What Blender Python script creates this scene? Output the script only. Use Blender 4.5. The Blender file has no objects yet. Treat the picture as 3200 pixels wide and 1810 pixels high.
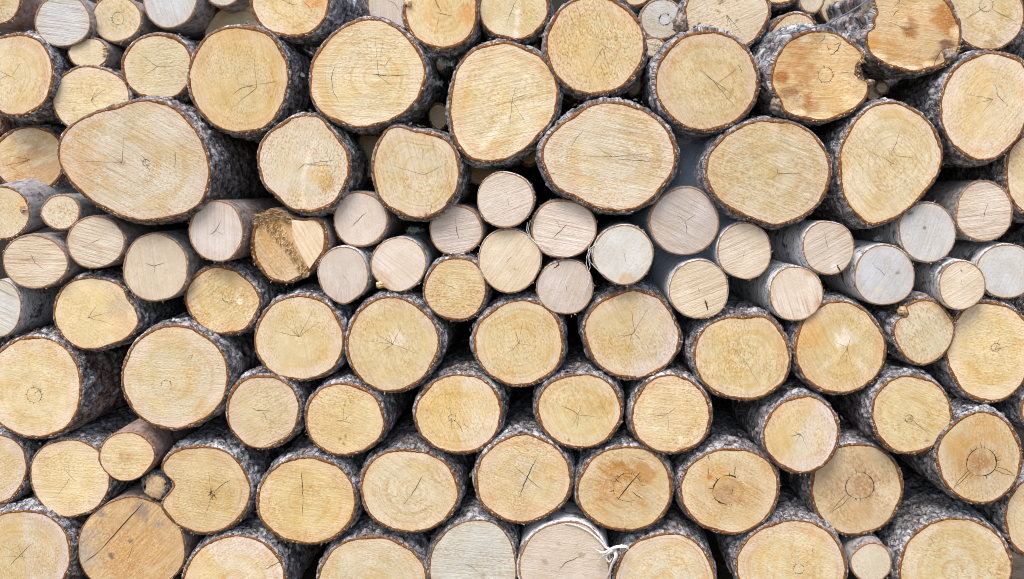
import bpy, math, random
import numpy as np
from mathutils import Vector, Matrix, noise as mnoise

SC = bpy.context.scene
COL = SC.collection
R = math.radians
# ------------------------------------------------------------------ camera
FPX, W, H = 2490.0, 3200.0, 1810.0
CAM = Vector((0.0, -2.49, 1.46))
YAW, PITCH = R(3.2), R(-7.0)
cd = bpy.data.cameras.new('camera')
cam = bpy.data.objects.new('camera', cd); COL.objects.link(cam)
cd.sensor_width = 36.0; cd.lens = 36.0 * FPX / W; cd.clip_start = 0.05; cd.clip_end = 300
cam.location = CAM; cam.rotation_euler = (R(90) + PITCH, 0, YAW)
SC.camera = cam
ROT = cam.rotation_euler.to_matrix()
# ------------------------------------------------------------------ light
SUN_EL, SUN_AZ = R(60), R(205)          # high, behind the photographer, veiled by cloud
w = bpy.data.worlds.new('World'); SC.world = w; w.use_nodes = True
nt = w.node_tree; bg = nt.nodes['Background']
sky = nt.nodes.new('ShaderNodeTexSky'); sky.sky_type = 'NISHITA'; sky.sun_disc = False
sky.sun_elevation = SUN_EL; sky.sun_rotation = SUN_AZ; sky.dust_density = 3.0; sky.air_density = 1.0
nt.links.new(sky.outputs[0], bg.inputs[0]); bg.inputs[1].default_value = 0.12
sd = bpy.data.lights.new('sun', 'SUN'); sd.energy = 1.3; sd.angle = R(28); sd.color = (1.0, 0.975, 0.94)
sun = bpy.data.objects.new('sun', sd); COL.objects.link(sun)
_d = Vector((math.sin(SUN_AZ) * math.cos(SUN_EL), math.cos(SUN_AZ) * math.cos(SUN_EL), math.sin(SUN_EL)))
sun.rotation_euler = (-_d).to_track_quat('-Z', 'Y').to_euler(); sun.location = (0, -6, 8)
vs = SC.view_settings; vs.view_transform = 'Standard'; vs.look = 'None'; vs.gamma = 1; vs.use_curve_mapping = False
vs.exposure = 0.97
SC.cycles.pixel_filter_type = 'BLACKMAN_HARRIS'; SC.cycles.filter_width = 0.95
SC.cycles.max_bounces = 6; SC.cycles.diffuse_bounces = 3; SC.cycles.volume_bounces = 0

# ------------------------------------------------------------------ helpers
S = 3200.0 / 2574.0                      # measured on a 2574 px wide view of the photo

def at(fx, fy, Y):
    """point of the plane y = Y (metres) on the line of sight of a measured point"""
    d = ROT @ Vector((fx * S - W / 2, H / 2 - fy * S, -FPX))
    t = (Y - CAM.y) / d.y
    return CAM + d * t

def tag(o, label, cat, group=None, kind=None):
    o['label'] = label
    if cat: o['category'] = cat
    if group: o['group'] = group
    if kind: o['kind'] = kind
    return o

def mesh_obj(name, co, faces, mats, parent=None, smooth=True, attrs=None, midx=None):
    me = bpy.data.meshes.new(name)
    me.from_pydata([tuple(c) for c in co] if not isinstance(co, np.ndarray) else co.tolist(), [],
                   faces if not isinstance(faces, np.ndarray) else faces.tolist())
    for m in (mats if isinstance(mats, (list, tuple)) else [mats]): me.materials.append(m)
    if midx is not None: me.polygons.foreach_set('material_index', np.asarray(midx, dtype=np.int32))
    me.polygons.foreach_set('use_smooth', np.full(len(me.polygons), smooth, dtype=bool))
    for k, v in (attrs or {}).items():
        v = np.asarray(v, dtype=np.float32)
        if v.ndim == 1:
            a = me.attributes.new(k, 'FLOAT', 'POINT'); a.data.foreach_set('value', v)
        else:
            a = me.attributes.new(k, 'FLOAT_VECTOR', 'POINT'); a.data.foreach_set('vector', v.ravel())
    me.update()
    o = bpy.data.objects.new(name, me); COL.objects.link(o)
    if parent: o.parent = parent
    return o

class NT:
    """tiny node-tree writer"""
    def __init__(s, name):
        s.m = bpy.data.materials.new(name); s.m.use_nodes = True
        s.t = s.m.node_tree; s.bsdf = s.t.nodes['Principled BSDF']; s.out = s.t.nodes['Material Output']
    def _in(s, sock, v):
        if isinstance(v, bpy.types.NodeSocket): s.t.links.new(v, sock)
        elif v is not None:
            if hasattr(sock.default_value, '__len__') and isinstance(v, (tuple, list)) and len(v) == 3 and len(sock.default_value) == 4: v = (*v, 1)
            sock.default_value = v
    def attr(s, n, out='Vector'):
        a = s.t.nodes.new('ShaderNodeAttribute'); a.attribute_name = n; return a.outputs[out]
    def sep(s, v):
        n = s.t.nodes.new('ShaderNodeSeparateXYZ'); s._in(n.inputs[0], v); return n.outputs
    def comb(s, x, y, z):
        n = s.t.nodes.new('ShaderNodeCombineXYZ')
        for i, v in enumerate((x, y, z)): s._in(n.inputs[i], v)
        return n.outputs[0]
    def math(s, op, a, b=None, c=None, clamp=False):
        n = s.t.nodes.new('ShaderNodeMath'); n.operation = op; n.use_clamp = clamp
        for i, v in enumerate((a, b, c)): s._in(n.inputs[i], v)
        return n.outputs[0]
    def vmath(s, op, a, b=None):
        n = s.t.nodes.new('ShaderNodeVectorMath'); n.operation = op
        s._in(n.inputs[0], a)
        if b is not None: s._in(n.inputs[1], b)
        return n.outputs[0]
    def noise(s, vec, scale=5, detail=2, rough=0.5, dist=0):
        n = s.t.nodes.new('ShaderNodeTexNoise'); s._in(n.inputs['Vector'], vec)
        n.inputs['Scale'].default_value = scale; n.inputs['Detail'].default_value = detail
        n.inputs['Roughness'].default_value = rough; n.inputs['Distortion'].default_value = dist
        return n.outputs['Fac']
    def voro(s, vec, scale=5, feature='F1', rnd=1.0, out='Distance'):
        n = s.t.nodes.new('ShaderNodeTexVoronoi'); n.feature = feature; s._in(n.inputs['Vector'], vec)
        n.inputs['Scale'].default_value = scale; n.inputs['Randomness'].default_value = rnd
        return n.outputs[out]
    def ramp(s, f, a, b, lo=0.0, hi=1.0):
        n = s.t.nodes.new('ShaderNodeMapRange'); n.clamp = True
        s._in(n.inputs[0], f)
        for i, v in zip((1, 2, 3, 4), (a, b, lo, hi)): s._in(n.inputs[i], v)
        return n.outputs[0]
    def mix(s, f, a, b, mode='MIX'):
        n = s.t.nodes.new('ShaderNodeMix'); n.data_type = 'RGBA'; n.blend_type = mode; n.clamp_factor = True
        s._in(n.inputs[0], f); s._in(n.inputs[6], a); s._in(n.inputs[7], b)
        return n.outputs[2]
    def finish(s, color, rough=0.8, height=None, dist=0.002, strength=1.0, spec=0.3):
        s._in(s.bsdf.inputs['Base Color'], color); s._in(s.bsdf.inputs['Roughness'], rough)
        s.bsdf.inputs['Specular IOR Level'].default_value = spec
        if height is not None:
            b = s.t.nodes.new('ShaderNodeBump'); b.inputs['Distance'].default_value = dist
            b.inputs['Strength'].default_value = strength
            s._in(b.inputs['Height'], height); s.t.links.new(b.outputs[0], s.bsdf.inputs['Normal'])
        return s.m

# ------------------------------------------------------------------ materials
def make_wood():
    n = NT('sawn_end_grain')
    ring = n.sep(n.attr('ring'))      # x,y = metres from the pith (outline-normalised), z = seed
    saw = n.sep(n.attr('saw'))        # along, across, strength
    par = n.sep(n.attr('par'))        # ring contrast, fleck amount, signed distance to the two-tone edge
    tint = n.attr('tint', 'Color')
    pos2 = n.comb(ring[0], ring[1], ring[2])
    r = n.math('SQRT', n.math('ADD', n.math('MULTIPLY', ring[0], ring[0]), n.math('MULTIPLY', ring[1], ring[1])))
    wob = n.noise(pos2, 9, 3, 0.55)
    rr = n.math('ADD', r, n.math('MULTIPLY', wob, 0.022))
    # growth rings: uneven bands from a 1-D noise of the radius
    band = n.noise(n.comb(n.math('MULTIPLY', rr, 120), ring[2], 0.0), 1.0, 2, 0.6)
    band2 = n.noise(n.comb(n.math('MULTIPLY', rr, 300), 7.0, ring[2]), 1.0, 1, 0.5)
    where = n.ramp(n.noise(pos2, 7, 1), 0.38, 0.58, 0.15, 1.0)
    bandv = n.math('ADD', n.math('MULTIPLY', n.ramp(band, 0.52, 0.70), 0.7), n.math('MULTIPLY', n.ramp(band2, 0.5, 0.72), 0.4))
    bandf = n.math('MULTIPLY', n.math('MULTIPLY', bandv, where), par[0])
    c = n.mix(n.math('MULTIPLY', bandf, 0.85), tint, n.mix(1.0, tint, (0.80, 0.60, 0.42), 'MULTIPLY'))
    # broad mottling, yellow to pale
    m1 = n.noise(pos2, 14, 3, 0.6)
    c = n.mix(n.ramp(m1, 0.44, 0.62, 0, 0.7), c, n.mix(1.0, c, (1.13, 1.16, 1.24), 'MULTIPLY'))
    m2 = n.noise(n.comb(ring[1], ring[0], n.math('ADD', ring[2], 9.0)), 11, 3, 0.6)
    c = n.mix(n.math('MULTIPLY', n.ramp(m2, 0.45, 0.64, 0, 0.8), n.ramp(par[0], 0.1, 0.5, 0.25, 1.0)), c, n.mix(1.0, c, (0.96, 0.85, 0.62), 'MULTIPLY'))
    arc = n.noise(n.comb(n.math('MULTIPLY', rr, 34), n.math('MULTIPLY', ring[0], 6), n.math('ADD', n.math('MULTIPLY', ring[1], 6), ring[2])), 1.0, 2, 0.6)
    arcv = n.math('MULTIPLY', n.ramp(arc, 0.50, 0.66), n.ramp(par[0], 0.1, 0.6))
    c = n.mix(n.math('MULTIPLY', arcv, 0.6), c, n.mix(1.0, c, (0.92, 0.78, 0.56), 'MULTIPLY'))
    # saw marks
    sv = n.comb(n.math('MULTIPLY', saw[0], 5.0), n.math('MULTIPLY', saw[1], 125.0), ring[2])
    s1 = n.noise(sv, 1.0, 3, 0.65, 0.15)
    sv2 = n.comb(n.math('MULTIPLY', saw[0], 12.0), n.math('MULTIPLY', saw[1], 260.0), ring[2])
    s2 = n.noise(sv2, 1.0, 1, 0.5)
    patch = n.ramp(n.noise(n.comb(ring[0], ring[1], n.math('ADD', ring[2], 3.3)), 8, 1), 0.35, 0.62, 0.35, 1.0)
    sdark = n.math('MULTIPLY', n.math('ADD', n.ramp(s1, 0.50, 0.70), n.math('MULTIPLY', n.ramp(s2, 0.52, 0.72), 0.6)), n.math('MULTIPLY', saw[2], patch))
    c = n.mix(n.math('MULTIPLY', sdark, 0.92), c, n.mix(1.0, c, (0.66, 0.48, 0.36), 'MULTIPLY'))
    slite = n.math('MULTIPLY', n.ramp(s1, 0.48, 0.28), saw[2])
    c = n.mix(n.math('MULTIPLY', slite, 0.8), c, n.mix(1.0, c, (1.15, 1.18, 1.22), 'MULTIPLY'))
    # fine fibre speckle and loose sawdust
    p3 = n.comb(n.math('MULTIPLY', saw[0], 120.0), n.math('MULTIPLY', saw[1], 190.0), ring[2])
    f1 = n.noise(p3, 1.0, 2, 0.7)
    zone = n.ramp(n.noise(pos2, 10, 2), 0.36, 0.60, 0.25, 1.0)
    fl = n.math('MULTIPLY', n.math('MULTIPLY', n.ramp(f1, 0.50, 0.64), zone), par[1])
    c = n.mix(n.math('MULTIPLY', fl, 1.0), c, n.mix(1.0, c, (0.70, 0.50, 0.28), 'MULTIPLY'))
    fl2 = n.math('MULTIPLY', n.math('MULTIPLY', n.ramp(f1, 0.44, 0.32), zone), par[1])
    c = n.mix(n.math('MULTIPLY', fl2, 0.6), c, (0.86, 0.76, 0.56))
    # one side of the last chain-saw pass is a touch paler
    c = n.mix(n.ramp(par[2], -0.0015, 0.0015, 0, 0.6), c, n.mix(1.0, c, (1.03, 1.08, 1.30), 'MULTIPLY'))
    c = n.mix(n.ramp(par[2], -0.9, -0.6, 0, 1.0), c, n.mix(n.ramp(par[2], -0.0015, 0.0015), n.mix(1.0, c, (1.0, 0.955, 0.84), 'MULTIPLY'), c))
    # thin radial checks
    ang = n.math('ARCTAN2', ring[1], ring[0])
    rad = n.noise(n.comb(n.math('MULTIPLY', n.math('COSINE', ang), 9.0), n.math('MULTIPLY', n.math('SINE', ang), 9.0), n.math('ADD', ring[2], n.math('MULTIPLY', r, 5.0))), 1.0, 4, 0.85)
    c = n.mix(n.ramp(rad, 0.60, 0.72, 0, 0.35), c, n.mix(1.0, c, (0.6, 0.42, 0.28), 'MULTIPLY'))
    h = n.math('ADD', n.math('MULTIPLY', s1, n.math('ADD', saw[2], 0.15)), n.math('MULTIPLY', f1, 0.6))
    return n.finish(c, 0.75, h, 0.0025, 0.9, 0.25)

def make_pine():
    n = NT('rough_scaly_bark')
    bk = n.attr('bk'); h = n.attr('hh', 'Fac'); t = n.attr('tone')
    ts = n.sep(t)                      # x = reddish amount, y = lichen amount
    q = n.vmath('MULTIPLY', bk, (1, 1.15, 1))
    a = n.noise(q, 40, 6, 0.72)
    b = n.noise(bk, 11, 3, 0.6)
    pl = n.voro(q, 75, 'F1', 1.0, 'Color')
    plv = n.sep(pl)[0]
    c = n.mix(n.ramp(a, 0.40, 0.60), (0.070, 0.068, 0.074), (0.62, 0.62, 0.65))
    c = n.mix(n.ramp(plv, 0.0, 1.0, 0.0, 0.45), c, (0.24, 0.225, 0.23))
    c = n.mix(n.math('MULTIPLY', n.ramp(n.noise(bk, 6, 3, 0.7), 0.45, 0.62), 0.55), c, n.mix(1.0, c, (0.50, 0.47, 0.46), 'MULTIPLY'))
    c = n.mix(n.math('MULTIPLY', n.ramp(b, 0.40, 0.60), ts[0]), c, n.mix(n.ramp(a, 0.3, 0.7), (0.12, 0.055, 0.035), (0.42, 0.24, 0.17)))
    li = n.math('MULTIPLY', n.ramp(n.noise(bk, 38, 4, 0.7), 0.54, 0.62), ts[1])
    c = n.mix(n.math('MULTIPLY', li, 0.7), c, (0.44, 0.49, 0.47))
    crev = n.math('ADD', h, n.math('MULTIPLY', n.math('SUBTRACT', a, 0.5), 0.5))
    c = n.mix(n.ramp(crev, 0.08, 0.30, 1.0, 0.0), c, (0.030, 0.024, 0.022))
    c = n.mix(n.ramp(crev, 0.50, 0.80, 0.0, 0.6), c, (0.78, 0.78, 0.80))
    wn = n.t.nodes.new('ShaderNodeTexNoise'); n._in(wn.inputs['Vector'], bk); wn.inputs['Scale'].default_value = 45; wn.inputs['Detail'].default_value = 3
    wv = n.t.nodes.new('ShaderNodeVectorMath'); wv.operation = 'SCALE'; n._in(wv.inputs[0], wn.outputs['Color']); wv.inputs['Scale'].default_value = 0.055
    cr2 = n.voro(n.vmath('ADD', n.vmath('MULTIPLY', bk, (1, 0.55, 1)), wv.outputs[0]), 40, 'DISTANCE_TO_EDGE')
    hh = n.math('ADD', a, n.math('MULTIPLY', n.ramp(cr2, 0.0, 0.12), 0.7))
    c = n.mix(n.ramp(cr2, 0.0, 0.08, 0.7, 0.0), c, (0.035, 0.030, 0.030))
    return n.finish(c, 0.9, hh, 0.006, 1.0, 0.2)

def make_birch():
    n = NT('white_paper_bark')
    bk = n.attr('bk'); ts = n.sep(n.attr('tone'))
    u = n.vmath('MULTIPLY', bk, (0.35, 1.6, 1))
    d = n.noise(u, 95, 4, 0.7)
    big = n.noise(bk, 17, 4, 0.7)
    c = n.mix(n.noise(bk, 25, 3), (0.60, 0.60, 0.62), (0.84, 0.84, 0.84))
    c = n.mix(n.ramp(d, 0.56, 0.62), c, (0.10, 0.09, 0.09))
    c = n.mix(n.ramp(big, 0.55, 0.62, 0, 0.9), c, (0.07, 0.065, 0.065))
    li = n.ramp(n.noise(bk, 140, 3, 0.7), 0.52, 0.6)
    c = n.mix(n.math('MULTIPLY', n.math('MULTIPLY', li, ts[1]), n.ramp(n.noise(bk, 13, 2), 0.45, 0.58)), c, (0.20, 0.23, 0.21))
    return n.finish(c, 0.6, n.math('ADD', d, n.noise(bk, 60, 3)), 0.003, 0.6, 0.3)

def make_smooth():
    n = NT('thin_smooth_bark')
    bk = n.attr('bk'); ts = n.sep(n.attr('tone'))
    a = n.noise(n.vmath('MULTIPLY', bk, (1, 0.5, 1)), 70, 5, 0.7)
    b = n.noise(bk, 22, 3, 0.6)
    c = n.mix(n.ramp(a, 0.32, 0.68), (0.15, 0.14, 0.14), (0.50, 0.49, 0.50))
    red = n.mix(n.ramp(a, 0.3, 0.7), (0.19, 0.085, 0.05), (0.52, 0.33, 0.25))
    c = n.mix(n.math('MULTIPLY', n.ramp(b, 0.32, 0.62, 0.35, 1.0), ts[0]), c, red)
    li = n.math('MULTIPLY', n.ramp(n.noise(bk, 45, 4, 0.7), 0.52, 0.6), ts[1])
    c = n.mix(li, c, (0.50, 0.54, 0.52))
    dk = n.ramp(n.noise(n.vmath('MULTIPLY', bk, (1, 1, 1)), 32, 4, 0.7), 0.57, 0.66, 0, 0.8)
    c = n.mix(dk, c, (0.06, 0.055, 0.055))
    return n.finish(c, 0.85, a, 0.004, 0.8, 0.2)

def make_simple(name, a, b, scale=60, rough=0.8, bump=0.002):
    n = NT(name)
    g = n.t.nodes.new('ShaderNodeNewGeometry').outputs['Position']
    f = n.noise(g, scale, 4, 0.65)
    return n.finish(n.mix(n.ramp(f, 0.3, 0.7), a, b), rough, f, bump, 0.8, 0.2)

M = dict(
    wood=make_wood(), pine=make_pine(), birch=make_birch(), smooth=make_smooth(),
    rim=make_simple('brown_inner_bark', (0.085, 0.032, 0.014), (0.34, 0.145, 0.05), 80),
    rim_b=make_simple('tan_inner_bark', (0.20, 0.095, 0.05), (0.46, 0.27, 0.15), 260),
    crack=make_simple('open_check', (0.035, 0.022, 0.012), (0.09, 0.055, 0.03), 300),
    stain=make_simple('dark_heart_check', (0.10, 0.06, 0.035), (0.22, 0.13, 0.07), 300),
    splinter=make_simple('torn_wood_fibre', (0.50, 0.29, 0.12), (0.80, 0.62, 0.40), 150, 0.8, 0.003),
    torn=make_simple('torn_ochre_wood', (0.55, 0.32, 0.13), (0.86, 0.66, 0.38), 120, 0.85, 0.004),
    strand=make_simple('peeled_white_bark', (0.62, 0.56, 0.50), (0.86, 0.83, 0.80), 150, 0.6),
    chips=make_simple('sawdust_chips', (0.55, 0.44, 0.28), (0.82, 0.74, 0.60), 90),
    twig=make_simple('grey_twig', (0.10, 0.11, 0.13), (0.26, 0.27, 0.30), 200),
    lichen=make_simple('grey_lichen', (0.16, 0.20, 0.18), (0.48, 0.54, 0.50), 220),
    old=make_simple('weathered_stub_wood', (0.10, 0.07, 0.055), (0.50, 0.40, 0.32), 110, 0.9, 0.004),
    earth=make_simple('sawdusty_earth', (0.09, 0.065, 0.045), (0.26, 0.20, 0.14), 14, 0.95, 0.02),
    add_blocker=make_simple('sky_blocker', (0.02, 0.017, 0.014), (0.05, 0.042, 0.032), 4, 0.95, 0.03),  # near-black tone for the backdrop added to block the sky
)
# ------------------------------------------------------------------ bark relief tiles (height maps in metres, periodic)
TS, TN = 1.28, 512
def worley(cell_u, cell_v, seed, jitter=0.95):
    rg = np.random.default_rng(seed)
    nu, nv = max(3, int(TS / cell_u)), max(3, int(TS / cell_v))
    ju = rg.random((nu, nv)) * jitter; jv = rg.random((nu, nv)) * jitter; hv = rg.random((nu, nv))
    g = (np.arange(TN) + .5) / TN
    U, V = np.meshgrid(g * nu, g * nv, indexing='ij')
    iu, iv = U.astype(int), V.astype(int)
    f1 = np.full(U.shape, 9.); f2 = np.full(U.shape, 9.); idv = np.zeros(U.shape)
    for a in (-2, -1, 0, 1, 2):
        for b in (-2, -1, 0, 1, 2):
            ku, kv = (iu + a) % nu, (iv + b) % nv
            d = np.hypot(iu + a + ju[ku, kv] - U, iv + b + jv[ku, kv] - V)
            n1 = d < f1
            f2 = np.where(n1, f1, np.minimum(f2, d)); idv = np.where(n1, hv[ku, kv], idv); f1 = np.where(n1, d, f1)
    return f2 - f1, idv
def vnoise(cells, seed):
    rg = np.random.default_rng(seed); a = rg.random((cells, cells))
    g = (np.arange(TN) + .5) / TN * cells; i = g.astype(int); f = g - i; f = f * f * (3 - 2 * f)
    i2 = (i + 1) % cells; i %= cells
    top = a[i][:, i] * (1 - f) + a[i][:, i2] * f
    bot = a[i2][:, i] * (1 - f) + a[i2][:, i2] * f
    return top * (1 - f[:, None]) + bot * f[:, None]
e1, id1 = worley(0.026, 0.050, 1); e2, id2 = worley(0.013, 0.024, 2)
base = 0.5 * vnoise(24, 3) + 0.3 * vnoise(60, 4) + 0.2 * vnoise(140, 5)
PINE = np.clip(0.50 * np.clip(e1 * 3.2, 0, 1) * (0.45 + 0.55 * id1) + 0.12 * np.clip(e2 * 3, 0, 1) * (.4 + .6 * id2) + 0.65 * (base - .25), 0, 1)
SMOOTH = np.clip(0.7 * vnoise(30, 7) + 0.3 * vnoise(110, 8), 0, 1)
HT = {'pine': PINE, 'smooth': SMOOTH, 'birch': SMOOTH}
W1, W2 = vnoise(40, 21) - .5, vnoise(40, 22) - .5
def sample(tile, u, v):
    x = (u / TS * TN) % TN; y = (v / TS * TN) % TN
    i = x.astype(int) % TN; j = y.astype(int) % TN; fx = x - np.floor(x); fy = y - np.floor(y)
    i2, j2 = (i + 1) % TN, (j + 1) % TN
    return (tile[i, j] * (1 - fx) + tile[i2, j] * fx) * (1 - fy) + (tile[i, j2] * (1 - fx) + tile[i2, j2] * fx) * fy
# ------------------------------------------------------------------ the log builder
WOOD = {  # heart tint, sapwood tint
    'y': ((0.70, 0.580, 0.350), (0.715, 0.585, 0.410)),
    'o': ((0.69, 0.555, 0.310), (0.715, 0.550, 0.345)),
    'e': ((0.665, 0.580, 0.400), (0.69, 0.575, 0.415)),
    'p': ((0.675, 0.580, 0.460), (0.655, 0.550, 0.425)),
    'g': ((0.60, 0.590, 0.540), (0.60, 0.570, 0.500)),
    'n': ((0.63, 0.505, 0.325), (0.67, 0.545, 0.365)),
    'b': ((0.66, 0.480, 0.260), (0.68, 0.510, 0.290)),
}
def smooth_closed(p, m):
    p = np.asarray(p, float); n = len(p); out = []
    for i in range(n):
        a, b, c, d = p[i - 1], p[i], p[(i + 1) % n], p[(i + 2) % n]
        for k in range(m):
            t = k / m
            out.append(0.5 * (2 * b + (c - a) * t + (2 * a - 5 * b + 4 * c - d) * t * t + (3 * b - a - 3 * c + d) * t ** 3))
    return np.array(out)

CHIPS_CO, CHIPS_F = [], []
FLAKES = []
def chip(p, s, rg):
    b = len(CHIPS_CO)
    a = Vector([rg.uniform(-1, 1) for _ in range(3)]).normalized() * s * rg.uniform(1, 2.6)
    c = Vector([rg.uniform(-1, 1) for _ in range(3)]).normalized() * s * .7
    d = Vector([rg.uniform(-1, 1) for _ in range(3)]).normalized() * s * .5
    CHIPS_CO.extend([p - a, p + c, p + a, p + d])
    CHIPS_F.extend([(b, b + 1, b + 2), (b, b + 2, b + 3), (b, b + 3, b + 1), (b + 1, b + 3, b + 2)])

def ribbon(pts, widths, co, fs, off=(0, 0, 0)):
    """flat tapered strip in the x-z plane through pts (Vectors), as faces"""
    b = len(co); n = len(pts)
    for i, p in enumerate(pts):
        t = (pts[min(i + 1, n - 1)] - pts[max(i - 1, 0)]); t.y = 0
        if t.length < 1e-9: t = Vector((1, 0, 0))
        t.normalize(); s = Vector((-t.z, 0, t.x)) * widths[i] * .5
        co.append(p - s); co.append(p + s)
    for i in range(n - 1):
        fs.append((b + 2 * i, b + 2 * i + 1, b + 2 * i + 3, b + 2 * i + 2))

def jag(a, b, n, amp, rg):
    out = []
    for i in range(n + 1):
        t = i / n; p = a.lerp(b, t)
        if 0 < i < n: p = p + Vector((rg.uniform(-amp, amp), 0, rg.uniform(-amp, amp)))
        out.append(p)
    return out

LOGS = {}
def log(key, cx, cy, rx, ry, rot, depth, bark, wood, saw, label, pts=None, pith=(0, 0), dirn=(0, 0), rings=.6, fleck=.6,
        half=None, cracks=None, auto=3, ringcrack=None, stains=(), red=.25, lich=.2, thick=None, length=1.9, group=None,
        wav=1.0, rimw=None, seedx=0, name='log', back=False):
    """cx..ry: outline of the sawn end; depth: cm behind (+) or in front (-) of the pile's face; saw: (angle, strength)"""
    seed = hash_id(key) + seedx; rg = random.Random(seed); nr = np.random.default_rng(seed)
    Y = depth / 100.0
    if pts is None:
        th = np.linspace(0, 2 * math.pi, 24, endpoint=False); a = R(rot)
        ph = [rg.uniform(0, 6.28) for _ in range(4)]
        k = 1 + wav * (0.010 * np.sin(2 * th + ph[0]) + 0.016 * np.sin(3 * th + ph[1]) + 0.008 * np.sin(4 * th + ph[2]) + 0.005 * np.sin(6 * th + ph[3]))
        x, y = rx * np.cos(th) * k, ry * np.sin(th) * k
        pts = np.stack([cx + x * math.cos(a) - y * math.sin(a), cy + x * math.sin(a) + y * math.cos(a)], 1)
    sm = smooth_closed(pts, 10)
    W3 = [at(px, py, Y) for px, py in sm]
    xy = np.array([(p.x, p.z) for p in W3]); c = (xy.max(0) + xy.min(0)) / 2
    rel = xy - c
    ang = np.arctan2(rel[:, 1], rel[:, 0]); rad = np.hypot(rel[:, 0], rel[:, 1])
    o_ = np.argsort(ang); ang, rad = ang[o_], rad[o_]
    def outline(th):
        t = (th + math.pi) % (2 * math.pi) - math.pi
        return np.interp(t, np.r_[ang[-1] - 2 * math.pi, ang, ang[0] + 2 * math.pi], np.r_[rad[-1], rad, rad[0]])
    Rm = float(rad.mean())
    root = bpy.data.objects.new(name, None); COL.objects.link(root)
    root.location = (c[0], Y, c[1]); root.empty_display_size = 0.1
    tag(root, label, 'log', group)
    if rimw is None: rimw = {'pine': 0.0072, 'smooth': 0.0046, 'birch': 0.003}[bark]
    if thick is None: thick = {'pine': 0.0026, 'smooth': 0.0014, 'birch': 0.0016}[bark]
    amp = {'pine': 0.0185, 'smooth': 0.003, 'birch': 0.0022}[bark] * min(1.0, .55 + Rm * 3)
    tx, tz = rg.uniform(-.035, .035), rg.uniform(-.035, .035)       # the saw cut is never quite square
    pc = np.array([pith[0] * Rm, -pith[1] * Rm])
    # --- sawn end
    NA = max(48, int(2 * math.pi * Rm / 0.007)); NRG = max(10, int(Rm / 0.007))
    th = np.linspace(-math.pi, math.pi, NA, endpoint=False)
    ro = outline(th) - rimw * .3
    ex, ez = ro * np.cos(th), ro * np.sin(th)
    s = np.linspace(0, 1, NRG + 1)[1:]
    X = np.r_[pc[0], (pc[0] + s[:, None] * (ex - pc[0])[None, :]).ravel()]
    Z = np.r_[pc[1], (pc[1] + s[:, None] * (ez - pc[1])[None, :]).ravel()]
    sv = np.r_[0., np.repeat(s, NA)]
    Yf = tx * X + tz * Z
    if stains is None: stains = ()
    pa = np.arctan2(Z - pc[1], X - pc[0])
    ringx, ringz = sv * Rm * np.cos(pa), sv * Rm * np.sin(pa)
    sa = R(saw[0]); ux, uz = math.cos(sa), -math.sin(sa)
    al, ac = X * ux + Z * uz, -X * uz + Z * ux
    ht, st = [np.array(v) for v in WOOD[wood]]
    tone = 1 + rg.uniform(-.07, .05); warm = rg.uniform(-.06, .06)
    jit = np.array([1 + warm * .3, 1.0, 1 - warm * 1.6]) * tone
    f = np.clip((sv - rg.uniform(.62, .74)) / .16, 0, 1)[:, None]
    tint = (ht * (1 - f) + st * f) * jit
    lip = np.clip((sv - .965) / .035, 0, 1)[:, None] * (.5 if bark == 'pine' else .25)
    tint = tint * (1 - lip) + np.array((0.62, 0.36, 0.14)) * lip
    for (sx, sz, sr, sc, sk, *ex) in stains:      # own marks of the wood: position, size as fractions of the radius
        qx, qz = X - sx * Rm, -(Z + sz * Rm)
        if ex:
            ca, sn = math.cos(R(ex[0])), math.sin(R(ex[0])); qx, qz = qx * ca + qz * sn, (-qx * sn + qz * ca) * ex[1]
        d = np.hypot(qx, qz) / (sr * Rm)
        nz = np.array([mnoise.noise(Vector((p_ * 9, q_ * 24, seed % 97))) + .8 * mnoise.noise(Vector((p_ * 30, q_ * 80, seed % 89))) for p_, q_ in zip(al, ac)])
        k = np.clip((1 - d + nz * .75) * 2.2, 0, 1)[:, None] * sk
        tint = tint * (1 - k) + np.array(sc) * k
    hd = np.full(len(X), -1.0)
    if half is not None:
        ha = R(half[0]); hd = (X * math.sin(ha) + Z * math.cos(ha)) + half[1] * Rm
        if half[2] < 0: hd = -hd
    nv = len(X)
    fr = NA
    F = [(0, 1 + (j + 1) % NA, 1 + j) for j in range(NA)]
    F = [(a_, b_, c_) for a_, b_, c_ in F]
    j = np.arange(NA); j2 = (j + 1) % NA
    Q = []
    for i in range(NRG - 1):
        b0, b1 = 1 + i * NA, 1 + (i + 1) * NA
        Q.append(np.stack([b0 + j, b0 + j2, b1 + j2, b1 + j], 1))
    Q = np.concatenate(Q).tolist() if Q else []
    co = np.stack([X, Yf, Z], 1).tolist(); faces = F + Q; mi = [0] * len(faces)
    cco, cfs = [], []
    def L(fx, fy):
        p = at(fx, fy, Y); return Vector((p.x - c[0], -0.0006, p.z - c[1]))
    pv = Vector((pc[0], -0.0006, pc[1]))
    for ck in (cracks or []):
        wmax, poly = ck[0], ck[1]
        P = [L(*q) for q in poly]; line = []
        for q0, q1 in zip(P[:-1], P[1:]): line += jag(q0, q1, 5, .0012, rg)[:-1]
        line.append(P[-1]); n_ = len(line)
        ribbon(line, [wmax * .6 * (.12 + math.sin(math.pi * min(1, max(0, i / (n_ - 1)))) ** .6) for i in range(n_)], cco, cfs)
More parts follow.
